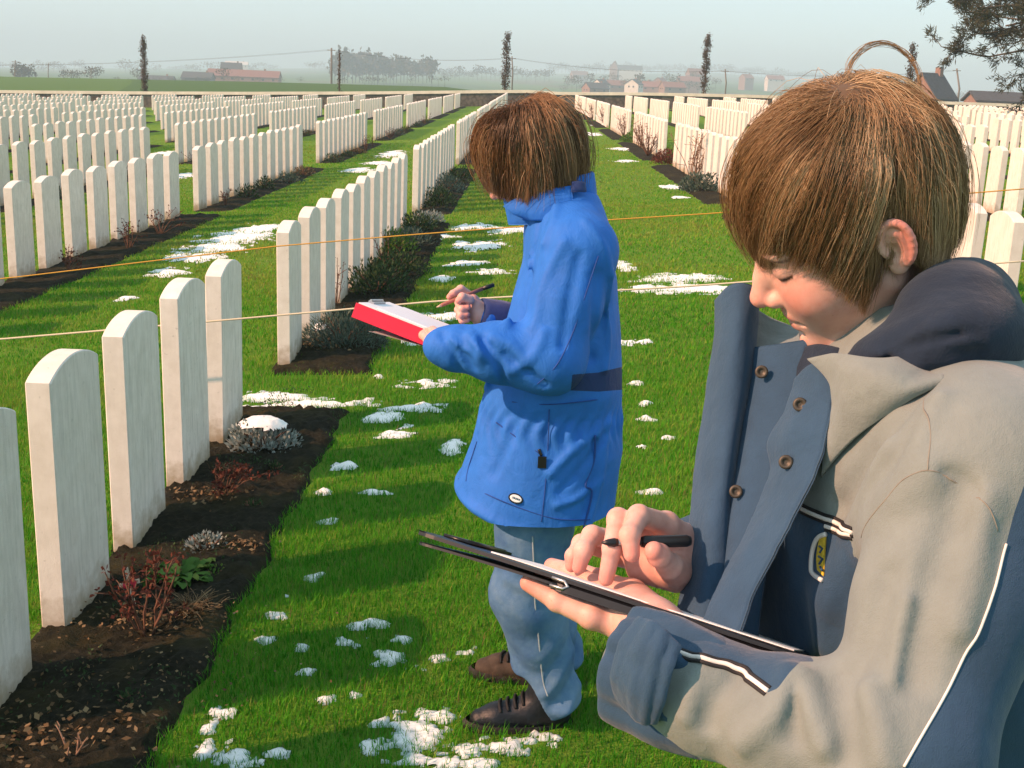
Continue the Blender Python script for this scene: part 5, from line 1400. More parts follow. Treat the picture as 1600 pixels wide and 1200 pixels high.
# ---- front flaps, placket and collar
farflap = [[at(1118, 470, 1.215), at(1140, 447, 1.195), at(1162, 443, 1.185), at(1179, 452, 1.19), at(1182, 480, 1.20)],
           [at(1116, 530, 1.205), at(1132, 520, 1.18), at(1152, 515, 1.165), at(1170, 520, 1.17), at(1180, 540, 1.185)],
           [at(1104, 620, 1.195), at(1118, 612, 1.175), at(1138, 606, 1.155), at(1158, 605, 1.155), at(1168, 615, 1.17)],
           [at(1090, 720, 1.180), at(1104, 712, 1.160), at(1124, 706, 1.140), at(1140, 702, 1.135), at(1150, 705, 1.15)],
           [at(1078, 820, 1.160), at(1092, 815, 1.140), at(1112, 808, 1.120), at(1130, 803, 1.118), at(1140, 802, 1.13)],
           [at(1064, 930, 1.135), at(1080, 930, 1.115), at(1102, 928, 1.095), at(1125, 925, 1.095), at(1135, 920, 1.105)],
           [at(1040, 1060, 1.11), at(1058, 1060, 1.09), at(1085, 1060, 1.07), at(1110, 1055, 1.07), at(1120, 1050, 1.08)]]
sheet('front_flap', farflap, M['navy'], coat, nu=70, nv=30, th=.006, wob=.0012, wsc=28, seed=2)
placket = [[at(1168, 545, 1.185), at(1200, 540, 1.165), at(1232, 535, 1.15), at(1262, 530, 1.14)],
           [at(1160, 620, 1.175), at(1192, 618, 1.150), at(1222, 618, 1.135), at(1250, 622, 1.125)],
           [at(1145, 720, 1.155), at(1172, 718, 1.130), at(1202, 718, 1.115), at(1232, 720, 1.105)],
           [at(1130, 820, 1.135), at(1155, 818, 1.105), at(1182, 818, 1.090), at(1210, 820, 1.08)],
           [at(1116, 930, 1.110), at(1140, 930, 1.080), at(1165, 930, 1.065), at(1192, 930, 1.055)],
           [at(1100, 1050, 1.085), at(1122, 1050, 1.060), at(1150, 1050, 1.045), at(1180, 1050, 1.04)]]
sheet('placket', placket, M['navy'], coat, nu=60, nv=26, th=.005, wob=.001, wsc=30, seed=3)
nearflap = [[at(1312, 560, 1.045), at(1285, 562, 1.055), at(1262, 572, 1.07), at(1244, 592, 1.085)],
            [at(1306, 610, 1.035), at(1278, 618, 1.045), at(1252, 628, 1.062), at(1230, 642, 1.085)],
            [at(1296, 668, 1.02), at(1262, 675, 1.035), at(1228, 684, 1.055), at(1200, 688, 1.085)],
            [at(1282, 720, 1.012), at(1252, 725, 1.03), at(1224, 732, 1.05), at(1204, 738, 1.075)],
            [at(1258, 775, 1.005), at(1228, 785, 1.025), at(1202, 795, 1.045), at(1182, 802, 1.065)],
            [at(1226, 840, 1.0), at(1196, 850, 1.02), at(1172, 858, 1.035), at(1156, 862, 1.055)],
            [at(1185, 915, 1.0), at(1158, 922, 1.015), at(1134, 928, 1.03), at(1118, 930, 1.045)],
            [at(1150, 1000, .995), at(1125, 1005, 1.01), at(1100, 1010, 1.02), at(1085, 1010, 1.035)]]
fl, _ = sheet('front_flap', nearflap, M['navy'], coat, nu=80, nv=34, th=.006, wob=.0022, wsc=34, seed=4)
# grey inside of the far collar
sheet('collar', [[at(1174, 478, 1.212), at(1200, 495, 1.225), at(1235, 510, 1.225), at(1275, 520, 1.21)], [at(1172, 512, 1.205), at(1205, 525, 1.212), at(1240, 530, 1.205), at(1275, 530, 1.19)], [at(1172, 552, 1.19), at(1205, 548, 1.185), at(1240, 542, 1.175), at(1275, 534, 1.165)]], M['grey'], coat, nu=26, nv=30, th=.005, wob=.002, wsc=45, seed=5)
# near collar folded outwards over the shoulder
nearcol = [[at(1262, 560, 1.06), at(1305, 553, 1.02), at(1360, 560, .985), at(1415, 560, .985), at(1478, 566, 1.03)],
           [at(1300, 600, 1.028), at(1330, 590, .985), at(1375, 588, .960), at(1425, 582, .962), at(1482, 578, 1.015)],
           [at(1300, 660, 1.01), at(1322, 645, .968), at(1370, 628, .938), at(1425, 605, .94), at(1478, 590, .955)],
           [on(1284, 745, .5)-.003*ray(1284, 745), on(1312, 710, .5)-.003*ray(1312, 710), on(1360, 664, .5)-.003*ray(1360, 664), on(1420, 624, .5)-.003*ray(1420, 624), on(1476, 597, .5)+.012*ray(1476, 597)]]
nearcol[2] = [(np.asarray(a)*.45+(on(x, y, .5)-.012*ray(x, y))*.55) for a, (x, y) in zip(nearcol[2], [(1300, 660), (1322, 645), (1370, 628), (1425, 605), (1478, 590)])]
nearcol[2][4] = on(1478, 588, .5)+.010*ray(1478, 588)
sheet('collar', nearcol, M['grey'], coat, nu=44, nv=60, th=.007, wob=.0022, wsc=30, seed=7)
# hood and neck of the fleece underneath
HC = [(catmull(np.array([at(*q) for q in pts]), 12), w, a) for pts, w, a in [([(1368, 566, 1.0), (1440, 535, .965), (1520, 520, .965), (1570, 535, 1.0)], .006, .008), ([(1380, 572, .99), (1450, 556, .955), (1530, 556, .96)], .006, .007), ([(1430, 520, .985), (1490, 490, .98), (1540, 490, 1.0)], .007, .007), ([(1400, 545, .985), (1470, 520, .965), (1540, 505, .98)], .006, -.005), ([(1450, 572, .955), (1510, 575, .955), (1560, 590, .99)], .007, .006), ([(1480, 470, 1.01), (1510, 480, 1.0), (1530, 510, .99)], .006, .006)]]
def hood_fn(P):
    a = s_chain(P, catmull(np.array([at(1342, 572, 1.05), at(1392, 548, 1.02), at(1446, 505, 1.01), at(1496, 460, 1.06), at(1525, 462, 1.16), at(1520, 465, 1.26)]), 18), np.interp(np.arange(18), [0, 5, 9, 13, 17], [.012, .017, .026, .032, .03]), .015)
    b = s_chain(P, catmull(np.array([at(1350, 560, 1.02), at(1420, 548, .985), at(1500, 520, .985), at(1548, 535, 1.03), at(1572, 560, 1.12), at(1565, 545, 1.24)]), 18), np.interp(np.arange(18), [0, 5, 9, 13, 17], [.010, .020, .032, .036, .03]), .015)
    c = s_chain(P, catmull(np.array([at(1460, 492, 1.03), at(1515, 486, 1.03), at(1540, 500, 1.1), at(1545, 500, 1.2)]), 10), np.full(10, .030), .015)
    d = smin(smin(a, b, .016), c, .02)
    x, y, z = P.T
    d = d+.0045*np.exp(-(d_poly(P, catmull(np.array([at(1390, 538, .98), at(1450, 508, .97), at(1510, 486, .98), at(1550, 500, 1.02)]), 12))/.007)**2)
    for c, w, a in HC: d = d+a*np.exp(-(d_poly(P, c)/w)**2)
    return d-.0022*fbm_sin(x*24, y*24+z*34, 1.0, 3)
hp = np.array([at(1300, 545, 1.10), at(1620, 560, 1.12), at(1350, 620, .95), at(1540, 400, 1.28), at(1600, 600, 1.28)])
V, F = sdf_mesh(hood_fn, hp.min(0)-.07, hp.max(0)+.07, .0034)
hood = mesh_np('hood', V, F, M['fleece'], FB, True)
sheet('fleece_front', [[at(1248, 545, 1.155), at(1280, 538, 1.12), at(1315, 545, 1.09)], [at(1245, 575, 1.14), at(1275, 580, 1.11), at(1305, 580, 1.075)], [at(1238, 640, 1.13), at(1265, 640, 1.10), at(1290, 640, 1.07)], [at(1200, 740, 1.115), at(1235, 740, 1.085), at(1260, 740, 1.06)]], M['fleece'], FB, nu=30, nv=20, th=.006)
# press studs, badge
def stud(px, py, z, nrm):
    c = at(px, py, z); n = np.asarray(nrm, float); n /= np.linalg.norm(n); u = np.cross(n, [0, 0, 1.0]); u /= np.linalg.norm(u); w = np.cross(n, u)
    an = np.linspace(0, 2*math.pi, 19)[:-1]; prof = [(0.0064, 0), (.0064, .0015), (.0052, .0024), (.0034, .0022), (.0026, .0008), (0.0012, .0006)]
    V = np.vstack([c+n*h+r*(np.cos(an)[:, None]*u+np.sin(an)[:, None]*w) for r, h in prof]); i, j = np.meshgrid(np.arange(5), np.arange(18), indexing='ij')
    F = np.stack([i*18+j, i*18+(j+1) % 18, (i+1)*18+(j+1) % 18, (i+1)*18+j], -1).reshape(-1, 4)
    MB().add(V, F).add(V[-18:], [tuple(range(18))]).build('press_stud', M['snap'], coat, True)
vd = lambda x, y: -ray(x, y)
stud(1190, 581, 1.146, vd(1190, 581)); stud(1150, 768, 1.113, vd(1150, 768)); stud(1250, 632, 1.052, vd(1250, 632)); stud(1228, 722, 1.037, vd(1228, 722))
def badge():
    out = [(1292, 834), (1279, 840), (1271, 860), (1269, 888), (1273, 897), (1286, 906)]
    P = np.array([on(x, y) for x, y in out]); e = 1e-3
    MB().tube(catmull(P, 24)+V3(-.0012, -.0012, 0), .0021, 8).build('badge_rim', M['white_trim'], coat, True)
    yel = plain('yellow_badge', (.70, .50, .05), .6, .3, 220)
    g = [[on(1281, 842), on(1292, 838)], [on(1277, 868), on(1290, 868)], [on(1278, 890), on(1288, 900)]]
    sheet('badge', np.array(g)+V3(-.0008, -.0008, 0), yel, coat, nu=12, nv=8, th=.0016)
    for a in ([(1283, 852), (1288, 856), (1284, 862)], [(1282, 868), (1288, 872), (1283, 880)], [(1284, 884), (1288, 890)]):
        MB().tube(np.array([on(*q) for q in a])+V3(-.0022, -.0022, 0), .0011, 6).build('badge_mark', M['navy'], coat, True)
badge()
# trousers and shoes, below the frame
def legs_fn(P):
    d = None
    for y in (.985, 1.175):
        e = s_chain(P, [V3(.42, y, .86), V3(.41, y, .48), V3(.44, y, G0+.06)], [.105, .080, .078], .03); d = e if d is None else smin(d, e, .02)
    return np.maximum(d, G0+.03-P[:, 2])-.003*fbm_sin(P[:, 0]*20, P[:, 2]*18, 1.0, 4)
V, F = sdf_mesh(legs_fn, (.26, .82, G0), (.60, 1.34, 1.0), .009); mesh_np('trousers', V, F, mat_cloth('trouser_cloth', (.03, .04, .07)), FB, True)
def shoe_fn(P, o, d0, L=.26):
    d0 = np.asarray(d0, float); s = np.cross([0, 0, 1.0], d0); q = np.stack([(P-o) @ d0, (P-o) @ s, P[:, 2]-o[2]], -1)
    d = s_chain(q, [(-.02, 0, .055), (.06, 0, .055), (.15, 0, .036), (.195, 0, .030)], [.042, .044, .040, .030], .02)
    d = smin(d, s_cap(q, (-.01, 0, .06), (-.015, 0, .115), .041, .043), .02)
    sole = smax(s_ell(q, (.085, 0, .0), (.150, .050, .05)), np.maximum(q[:, 2]-.030, -q[:, 2]-.0), .006)
    return smax(smin(d, sole, .006), -q[:, 2], .002)
M['shoe'] = plain('dark_leather', (.035, .030, .027), .6, .4, 40, .3, .4)
for y in (.985, 1.175):
    o = V3(.45, y, G0); V, F = sdf_mesh(lambda P: shoe_fn(P, o, (-1, 0, 0)), o+V3(-.26, -.08, -.02), o+V3(.1, .08, .20), .006); mesh_np('shoe', V, F, M['shoe'], FB, True)
# ---- the clipboard and the pen
def clipboard():
    A, B = at(650, 834, 1.075), at(1246, 1029, .950); L = np.linalg.norm(B-A); ex = (B-A)/L
    vr = ray(950, 925); vr /= np.linalg.norm(vr); ey = vr-ex*(vr @ ex); ey /= np.linalg.norm(ey); ez = np.cross(ex, ey); ez *= np.sign(ez[2])
    ey = ey*math.cos(R(1.3))+ez*math.sin(R(1.3)); ez = np.cross(ex, ey); ez *= np.sign(ez[2])
    e = empty('clipboard', A, 'black clipboard folder tilted on the forearm of the boy in front', 'clipboard')
    def slab(x0, x1, w, th, z0, bend, name, m, r=.012, y0=0.0, wedge=0):
        n = 40; x = np.linspace(x0, x1, n); prof = []
        V = []
        for xi in x:
            b = bend*(1-(xi-x0)/(x1-x0))**2; edge = min(1, math.sqrt(max(0, min(xi-x0, x1-xi)/r)+.02)); ww = w-(1-edge)*r*.8
            t = th+wedge*max(0, (xi-x0)/(x1-x0)-.35)
            for yy, zz in ((y0+(1-edge)*r*.5, 0), (y0+.0015, -t*.0), (y0+w*.5, 0), (ww, 0), (ww, t), (y0+w*.5, t), (y0+.003, t), (y0+(1-edge)*r*.5, t*.75)):
                V.append(A+ex*xi+ey*yy+ez*(z0+zz+b))
        V = np.array(V).reshape(n, 8, 3); i, j = np.meshgrid(np.arange(n-1), np.arange(8), indexing='ij')
        F = np.stack([i*8+j, i*8+(j+1) % 8, (i+1)*8+(j+1) % 8, (i+1)*8+j], -1).reshape(-1, 4)
        mb = MB(); mb.add(V.reshape(-1, 3), F).add(V[0], [tuple(range(8))]).add(V[-1], [tuple(range(7, -1, -1))])
        return mb.build(name, m, e, False)
    slab(0, L, .225, .0042, .0, .0, 'board', M['black_plastic'])
    slab(.004, L*.42, .222, .0030, -.0055, -.003, 'cover', M['black_plastic'])
    slab(L*.385, L, .222, .0085, -.0090, 0, 'cover', M['black_plastic'])
    slab(L*.20, L*.985, .205, .0012, .0046, 0, 'paper', M['paper'], .004, .010)
    c = MB(); c.box((0, 0, 0), (.030, .12, .003), 0, np.stack([ex, ey, ez], 1), A+ex*.006+ey*.05+ez*.0044); c.tube([A+ex*.03+ey*.055+ez*.0065, A+ex*.03+ey*.165+ez*.0065], .002, 8); c.build('clip', M['black_plastic'], e, True)
    c = MB(); p = A+ex*(L*.385); c.tube([p+ez*-.006, p+ex*.012+ez*-.006, p+ex*.016+ez*-.0025, p+ex*.012+ez*.0006, p+ez*.0008], .0016, 8); c.build('slot_rim', M['metal'], e, True)
clipboard()
def pen():
    a, b = at(1079, 845, 1.075), at(940, 848, 1.060); d = b-a; L = np.linalg.norm(d); d /= L
    e = empty('pen', b, 'black pen held level in the right hand of the boy in front', 'pen')
    MB().tube([a, a+d*.004, a+d*L*.52, a+d*L*.56], [.0042, .0056, .0056, .0046], 14).build('barrel', M['black_plastic'], e, True)
    MB().tube([a+d*L*.56, a+d*L*.80, a+d*L*.84], [.0030, .0028, .0026], 12).build('grip', M['metal'], e, True)
    MB().tube([a+d*L*.82, a+d*L*.86, a+d*L*.93, b], [.0034, .0042, .0032, .0008], 12).build('tip', M['black_plastic'], e, True)
pen()
# ------------------------------------------------------------------ the boy in blue
YB = 2.86
bw = lambda px, py, dy=0.0: on_y(px, py, YB+dy)
BLUE, DBLUE = (.022, .150, .56), (.018, .040, .14)
def mat_parka():
    t = NT('blue_parka'); p = t.coord(); v = t.attr('panel'); b = t.noise(14, 4, .6, p)
    col = t.ramp(b, [(.25, tuple(x*.85 for x in BLUE)), (.75, tuple(min(1, x*1.12) for x in BLUE))])
    t.set(t.mix(t.math('GREATER_THAN', v, 0.0), col, DBLUE), .68, .25); nb = t.bump(t.noise(16, 6, .62, p, (1.4, 1.4, .8), .8), .22, .03); t.bump(t.noise(700, 2, .5, p), .08, .002, nb); return t.m
M['parka'] = mat_parka(); M['parka_seam'] = plain('parka_seam', (.018, .065, .28), .7, .2, 60); M['dark_blue'] = mat_cloth('dark_blue_cloth', DBLUE)
def mat_denim():
    t = NT('denim'); p = t.coord(); a = t.noise(9, 5, .65, p); w = t.noise(420, 2, .6, p, (1, 1, 3))
    c = t.ramp(a, [(.25, (.035, .10, .25)), (.5, (.085, .185, .33)), (.8, (.18, .29, .41))])
    c = t.mix(t.math('MULTIPLY', w, .35), c, (.03, .07, .14)); t.set(c, .85, .2); nb = t.bump(t.noise(30, 4, .6, p), .25, .012); t.bump(w, .2, .002, nb); return t.m
M['denim'] = mat_denim(); M['stitch'] = plain('jeans_stitch', (.30, .36, .40), .8, .2, 90)
GB = float(gz(.08, 2.9))
BB = empty('person', (.10, 2.88, GB), 'boy in bright blue parka and jeans writing on a red clipboard on the lawn', 'person')
BA = pose(R(4), R(27), R(4)); BS = 1.08
BC = V3(-.013, 0, -.014)+bw(776, 300, -.02)-BS*(np.array([.113, 0, -.036]) @ BA)
bq = lambda l: BC+BS*(np.asarray(l, float) @ BA)
body = MB(); attrs_body = []
neckB = ([bq((-.020, 0, -.03)), bq((-.045, 0, -.085)), bw(880, 345), bw(885, 420)], [.045, .045, .05, .07])
put(*head_mesh(BC, BA, neckB, .0032, None, BS))
# hands
RB_f = [([bw(735, 462, .12), bw(720, 452, .11), bw(708, 459, .09), bw(702, 464, .08)], [.011, .0105, .0092, .0075]),
        ([bw(734, 468, .06), bw(722, 464, .05), bw(716, 470, .05)], [.012, .0105, .0085]),
        ([bw(736, 472, .09), bw(717, 473, .07), bw(722, 482, .05), bw(731, 480, .05)], [.0105, .0098, .0090, .0078]),
        ([bw(737, 482, .09), bw(716, 484, .07), bw(720, 492, .05), bw(730, 491, .05)], [.0102, .0095, .0088, .0076]),
        ([bw(737, 492, .09), bw(718, 494, .08), bw(722, 501, .06), bw(731, 500, .055)], [.0095, .0088, .008, .007])]
RB_p = [(bw(738, 470, .09), bw(752, 490, .09), .018, .024), (bw(738, 488, .09), bw(752, 495, .09), .018, .023), (bw(752, 490, .09), bw(775, 497, .095), .022, .024)]
LB_f = [([bw(684, 522, -.22), bw(676, 517, -.20), bw(668, 517, -.17)], [.013, .0105, .008])]+[([bw(684, 536-k*2, -.22+k*.025), bw(668, 530-k*2, -.21+k*.028), bw(661, 524-k, -.18+k*.03), bw(666, 517, -.14+k*.03)], [.0115, .0105, .0095, .008]) for k in range(4)]
LB_p = [(bw(680, 530, -.22), bw(700, 545, -.24), .02, .026), (bw(680, 525, -.15), bw(700, 545, -.22), .018, .025), (bw(700, 545, -.24), bw(735, 555, -.25), .026, .032)]
for ff, pp in ((RB_f, RB_p), (LB_f, LB_p)):
    fn = hand_sdf(ff, pp, 0); hp = np.vstack([np.vstack([np.array(f[0]) for f in ff]), np.array([p[1] for p in pp])])
    V, F = sdf_mesh(fn, hp.min(0)-.04, hp.max(0)+.04, .0026); put(V, F, tip_rosy(V, ff))
TOE1, HEEL1 = ground(728, 1136), ground(884, 1128); TOE2, HEEL2 = ground(737, 1052), ground(880, 1062)
ANK1, ANK2 = HEEL1*.83+TOE1*.17+V3(0, 0, .10), HEEL2*.84+TOE2*.16+V3(0, 0, .10)
HIP1, HIP2 = bw(838, 730, -.10), bw(842, 715, .10)
KNE1, KNE2 = bw(826, 930, -.09), bw(836, 910, .12)
def core2(P):
    d = s_cap(P, bw(882, 420), bw(850, 720), .085, .10)
    for h, k, a in ((HIP1, KNE1, ANK1), (HIP2, KNE2, ANK2)): d = smin(d, s_chain(P, [h, k, a], [.075, .05, .036], .02), .03)
    for a, t in ((ANK1, TOE1), (ANK2, TOE2)): d = smin(d, s_cap(P, a-V3(0, 0, .03), a*.35+t*.65-V3(0, 0, .01), .03, .025), .02)
    return d
put(*sdf_mesh(core2, (-.22, 2.5, GB-.02), (.42, 3.25, 1.42), .013))
mesh_np('body', np.vstack(body.V), np.vstack(body.F[4]), M['skin'], BB, True, None, {k: np.concatenate([a[k] for a in attrs_body]) for k in ('lip', 'rosy', 'lash')})
M['hair_auburn'] = mat_hair('auburn_hair', (.09, .048, .024), (.33, .19, .095), (.62, .42, .24))
def endB(az): return np.interp(az, [0, 20, 42, 60, 75, 110, 145, 180], [-.012, -.020, -.040, -.062, -.078, -.098, -.098, -.098])
hair('hair', BB, BC, BA, BS, 13000, M['hair_auburn'], .0006, endB, (-.02, .0, .121), seed=14, thick=.036, frizz=.0008, nclump=300, flow_fn=lambda p, s: np.array([.18, 0, 0])*smooth(-.05, .05, p[:, 0])[:, None]*(1-s), ejit=.006, Lmax=.31)
# ---- parka
def lv(py, xl, xr, ry, dy=0.0):
    a, b = bw(xl, py, dy), bw(xr, py, dy); return ((a[2]+b[2])/2, (a[0]+b[0])/2, YB+dy, (b[0]-a[0])/2*.97, ry)
LB = np.array(sorted([lv(300, 850, 930, .075), lv(330, 836, 938, .12), lv(370, 826, 952, .165), lv(430, 808, 966, .19), lv(520, 782, 972, .205), lv(595, 764, 973, .21), lv(625, 752, 972, .20), lv(690, 735, 975, .215), lv(760, 708, 966, .225), lv(840, 700, 955, .23), lv(900, 700, 955, .23)]))
def trunkB(P):
    z = P[:, 2]; cx, cy, rx, ry = [np.interp(z, LB[:, 0], LB[:, i]) for i in (1, 2, 3, 4)]
    k = (np.abs((P[:, 0]-cx)/rx)**2.3+np.abs((P[:, 1]-cy)/ry)**2.3)**(1/2.3); d = (k-1)*np.minimum(rx, ry)*.93
    h = bw(820, 788)[2]; hem = h-.26*(P[:, 0]-bw(820, 788)[0])
    d = np.maximum(d, P[:, 2]-bw(880, 305)[2])
    rim = np.exp(-((P[:, 2]-hem-.012)/.012)**2)*.006
    return smax(d-rim, hem-P[:, 2], .008)
BSH, BEL, BWR = bw(906, 392, -.155), bw(862, 562, -.235), bw(688, 541, -.235)
BSH2, BEL2, BWR2 = bw(876, 388, .19), bw(850, 560, .24), bw(765, 496, .09)
def base_parka(P):
    d = trunkB(P)
    d = smin(d, s_cap(P, bw(885, 355, -.05), BSH, .085, .085), .06); d = smin(d, s_cap(P, bw(880, 355, .05), BSH2, .085, .08), .06)
    a = smin(s_chain(P, [BSH, BSH*.5+BEL*.5, BEL], [.088, .082, .074], .02), s_chain(P, [BEL, BEL*.5+BWR*.5, BWR*.88+BEL*.12, BWR], [.074, .066, .050, .042], .02), .035)
    b = smin(s_chain(P, [BSH2, BEL2], [.082, .068], .02), s_chain(P, [BEL2, BEL2*.4+BWR2*.6, BWR2], [.064, .050, .036], .02), .03)
    return smin(smin(d, a, .018), b, .02)
FOLD2 = []
def fold2(px, w, a):
    pts = [trace(base_parka, x, y, 1.8) for x, y in px]; pts = [q for q in pts if q is not None]
    if len(pts) > 1: FOLD2.append((catmull(np.array(pts), len(pts)*4), w*.85, a*1.35))
def parka_fn(P):
    d = base_parka(P)
    for p, w, a in FOLD2: d = d-a*np.exp(-(d_poly(P, p)/w)**2)
    x, y, z = P.T
    ang = np.arctan2(y-YB, x-.12)
    wz = z-bw(850, 640)[2]
    d = d-.004*np.exp(-(wz/.035)**2)*np.sin(ang*34+3*np.sin(z*40))
    return d-.0035*fbm_sin(x*14+z*6, y*14-z*9, 1.0, 18)
for q in [([(690, 520), (705, 545), (718, 580)], .010, -.010), ([(735, 525), (752, 560), (762, 605)], .013, .014), ([(755, 530), (775, 560), (790, 600)], .012, -.011), ([(770, 530), (800, 540), (820, 570)], .012, .010), ([(790, 555), (820, 575), (850, 600)], .012, -.010), ([(830, 400), (800, 450), (790, 510)], .013, .010), ([(880, 380), (850, 440), (835, 510)], .016, .009), ([(905, 400), (890, 470), (880, 540)], .012, -.011), ([(935, 430), (930, 500), (925, 560)], .014, -.012), ([(955, 430), (950, 520), (945, 575)], .012, .008), ([(720, 545), (740, 575), (745, 600)], .010, -.009), ([(850, 520), (835, 555), (800, 580)], .012, .010), ([(845, 330), (835, 380), (825, 420)], .010, -.008), ([(870, 300), (865, 340), (850, 380)], .012, .007), ([(860, 740), (900, 700), (950, 660)], .012, .008), ([(875, 770), (915, 725), (940, 690)], .010, -.008), ([(870, 790), (900, 780), (940, 750)], .010, .007), ([(800, 650), (795, 690), (770, 740)], .014, -.006), ([(750, 625), (745, 680), (725, 740)], .010, -.006), ([(930, 690), (928, 740), (915, 800)], .008, -.010), ([(945, 690), (935, 760), (920, 820)], .012, .008), ([(700, 530), (725, 545), (750, 552)], .010, .008), ([(915, 345), (940, 380), (955, 430)], .012, .006)]: fold2(*q)
V, F = sdf_mesh(parka_fn, (-.22, 2.48, .60), (.42, 3.26, 1.50), .0056)
def bandp(V):
    # dark stretch panel round the back of the waist
    top = cut(V, [(850, 575), (895, 585), (935, 582), (985, 570)], 2.6); bot = cut(V, [(850, 612), (890, 610), (935, 612), (985, 608)], 2.6)
    x0 = bw(890, 600, -.2)[0]; a = s_chain(V, [BSH, BSH*.5+BEL*.5, BEL], [.088, .082, .074], .02)
    return np.minimum(np.minimum(top, -bot), np.minimum(V[:, 0]-x0, a-.006))
parka = mesh_np('parka', V, F, M['parka'], BB, True, None, {'panel': bandp(V)})
onb = lambda x, y: trace(parka_fn, x, y, 1.8)
def line_on(px, name, mat, rad=.0015, n=40):
    pts = [q for q in (onb(*p) for p in px) if q is not None]
    if len(pts) > 1: MB().tube(catmull(np.array(pts), n)-ray(*px[0])*rad*.3, rad, 6).build(name, mat, parka, True)
line_on([(955, 345), (935, 400), (915, 460), (895, 520), (870, 570), (840, 600)], 'seam', M['parka_seam'])
line_on([(748, 628), (775, 660), (805, 682), (842, 708)], 'seam', M['parka_seam']); line_on([(858, 640), (856, 700), (852, 760), (846, 815)], 'seam', M['parka_seam'], .0015)
line_on([(930, 680), (928, 720), (915, 758), (925, 770), (912, 825)], 'seam', M['parka_seam'], .0026); line_on([(745, 618), (800, 628), (860, 632), (930, 625), (972, 618)], 'seam', M['parka_seam'], .0015)
line_on([(716, 748), (760, 772), (810, 793), (870, 811), (922, 812)], 'seam', M['parka_seam'], .0013); line_on([(842, 702), (846, 712)], 'zip_pull', M['black_plastic'], .004, 6)
line_on([(745, 690), (732, 730), (728, 752)], 'seam', M['parka_seam'], .0013)
MB().box((-.010, -.004, -.014), (.010, .0, .014), 0, None, onb(847, 722)-ray(847, 722)*.003).build('zip_tag', M['black_plastic'], parka)
def oval_badge():
    c = onb(806, 779)-ray(806, 779)*.0035; n = -ray(806, 779); n /= np.linalg.norm(n); u = np.cross([0, 0, 1.0], n); u /= np.linalg.norm(u); w = np.cross(n, u); u, w = u*math.cos(.3)-w*math.sin(.3), u*math.sin(.3)+w*math.cos(.3)
    an = np.linspace(0, 2*math.pi, 25)[:-1]
    def ring(a, b, h): return c+n*h+(np.cos(an)*a)[:, None]*u+(np.sin(an)*b)[:, None]*w
    j = np.arange(24); side = np.stack([j, (j+1) % 24, 24+(j+1) % 24, 24+j], -1)
    MB().add(np.vstack([ring(.0185, .0125, 0), ring(.0175, .0115, .002)]), side).add(ring(.0175, .0115, .002), [tuple(range(24))]).build('badge', M['black_plastic'], parka)
    MB().add(np.vstack([ring(.0145, .0088, .0025), ring(.0135, .008, .0034)]), side).add(ring(.0135, .008, .0034), [tuple(range(24))]).build('badge_face', M['paper'], parka)
    m = MB()
    for k in range(5): p = c+n*.0045+u*(-.008+k*.004); m.tube([p-w*.0022, p+u*.0008, p+w*.0022], .0008, 5)
    m.build('badge_mark', M['black_plastic'], parka)
oval_badge()
# collar standing open round the chin
def collar2():
    ctr = bw(868, 318); rows = []
    for (h, sx, sy, ox) in ((-.035, .098, .088, .0), (.0, .100, .085, -.006), (.035, .102, .083, -.014), (.062, .104, .080, -.022)):
        an = np.linspace(R(-160), R(160), 40)
        p = np.stack([ctr[0]+ox+np.cos(an)*sx*np.where(np.abs(an) > 2.0, 1.18, 1), ctr[1]+np.sin(an)*sy, ctr[2]+h+.035*np.cos(an)*(.5)+.0*an], -1); rows.append(p)
    V, F, P = sheet_geo(np.array(rows), 20, 90, .008, .003, 30, 4); mesh_np('collar', V, F, M['parka'], parka, True, None, {'panel': np.full(len(V), -1.0)})
collar2()
cl_rows = ([[bw(786, 322, -.09), bw(815, 305, -.10), bw(855, 296, -.11), bw(893, 290, -.10)], [bw(800, 333, -.10), bw(824, 328, -.115), bw(860, 320, -.125), bw(895, 312, -.115)], [bw(822, 340, -.10), bw(838, 345, -.12), bw(866, 342, -.13), bw(898, 335, -.12)]], 0)
V, F, P = sheet_geo(cl_rows[0], 20, 30, .008, .002, 40); mesh_np('collar', V, F, M['parka'], parka, True, None, {'panel': np.full(len(V), -1.0)})
sheet('collar_tab', [[bw(893, 284, -.105), bw(906, 283, -.10), bw(914, 285, -.09)], [bw(893, 300, -.118), bw(906, 300, -.112), bw(916, 300, -.1)]], M['dark_blue'], parka, nu=10, nv=12, th=.008)
MB().tube([bw(800, 505, .12), bw(776, 496, .105), bw(757, 491, .095), bw(749, 489, .09)], [.052, .046, .041, .039], 22).build('cuff', M['dark_blue'], parka, True)
# ---- jeans
def jeans_fn(P):
    d = s_chain(P, [HIP1, KNE1, ANK1], [.100, .090, .076], .03); d = smin(d, s_chain(P, [HIP2, KNE2, ANK2], [.105, .092, .085], .03), .02)
    x, y, z = P.T; zz = z-GB
    low = smooth(.42, .06, zz)
    wv = np.sin(zz*52+3*np.sin(x*22)+2*np.sin(y*20)); d = d-low*.008*np.sign(wv)*np.abs(wv)**1.6-.004*np.sin(zz*36+x*30+y*12)*smooth(.15, .4, zz)*smooth(.75, .5, zz)-.004*fbm_sin(x*16, z*13+y*10, 1.0, 9)
    for a in (ANK1, ANK2): d = d-.012*np.exp(-((zz-.075)/.02)**2)*(np.linalg.norm((P-a)[:, :2], axis=1) < .13)
    d = d-.008*np.exp(-(d_poly(P, [bw(790, 905, -.17), bw(840, 930, -.2), bw(880, 935, -.17)])/.016)**2)
    return np.maximum(d, GB+.022+.135*smooth(.03, -.075, x-np.where(y < 2.93, ANK1[0], ANK2[0]))-z)
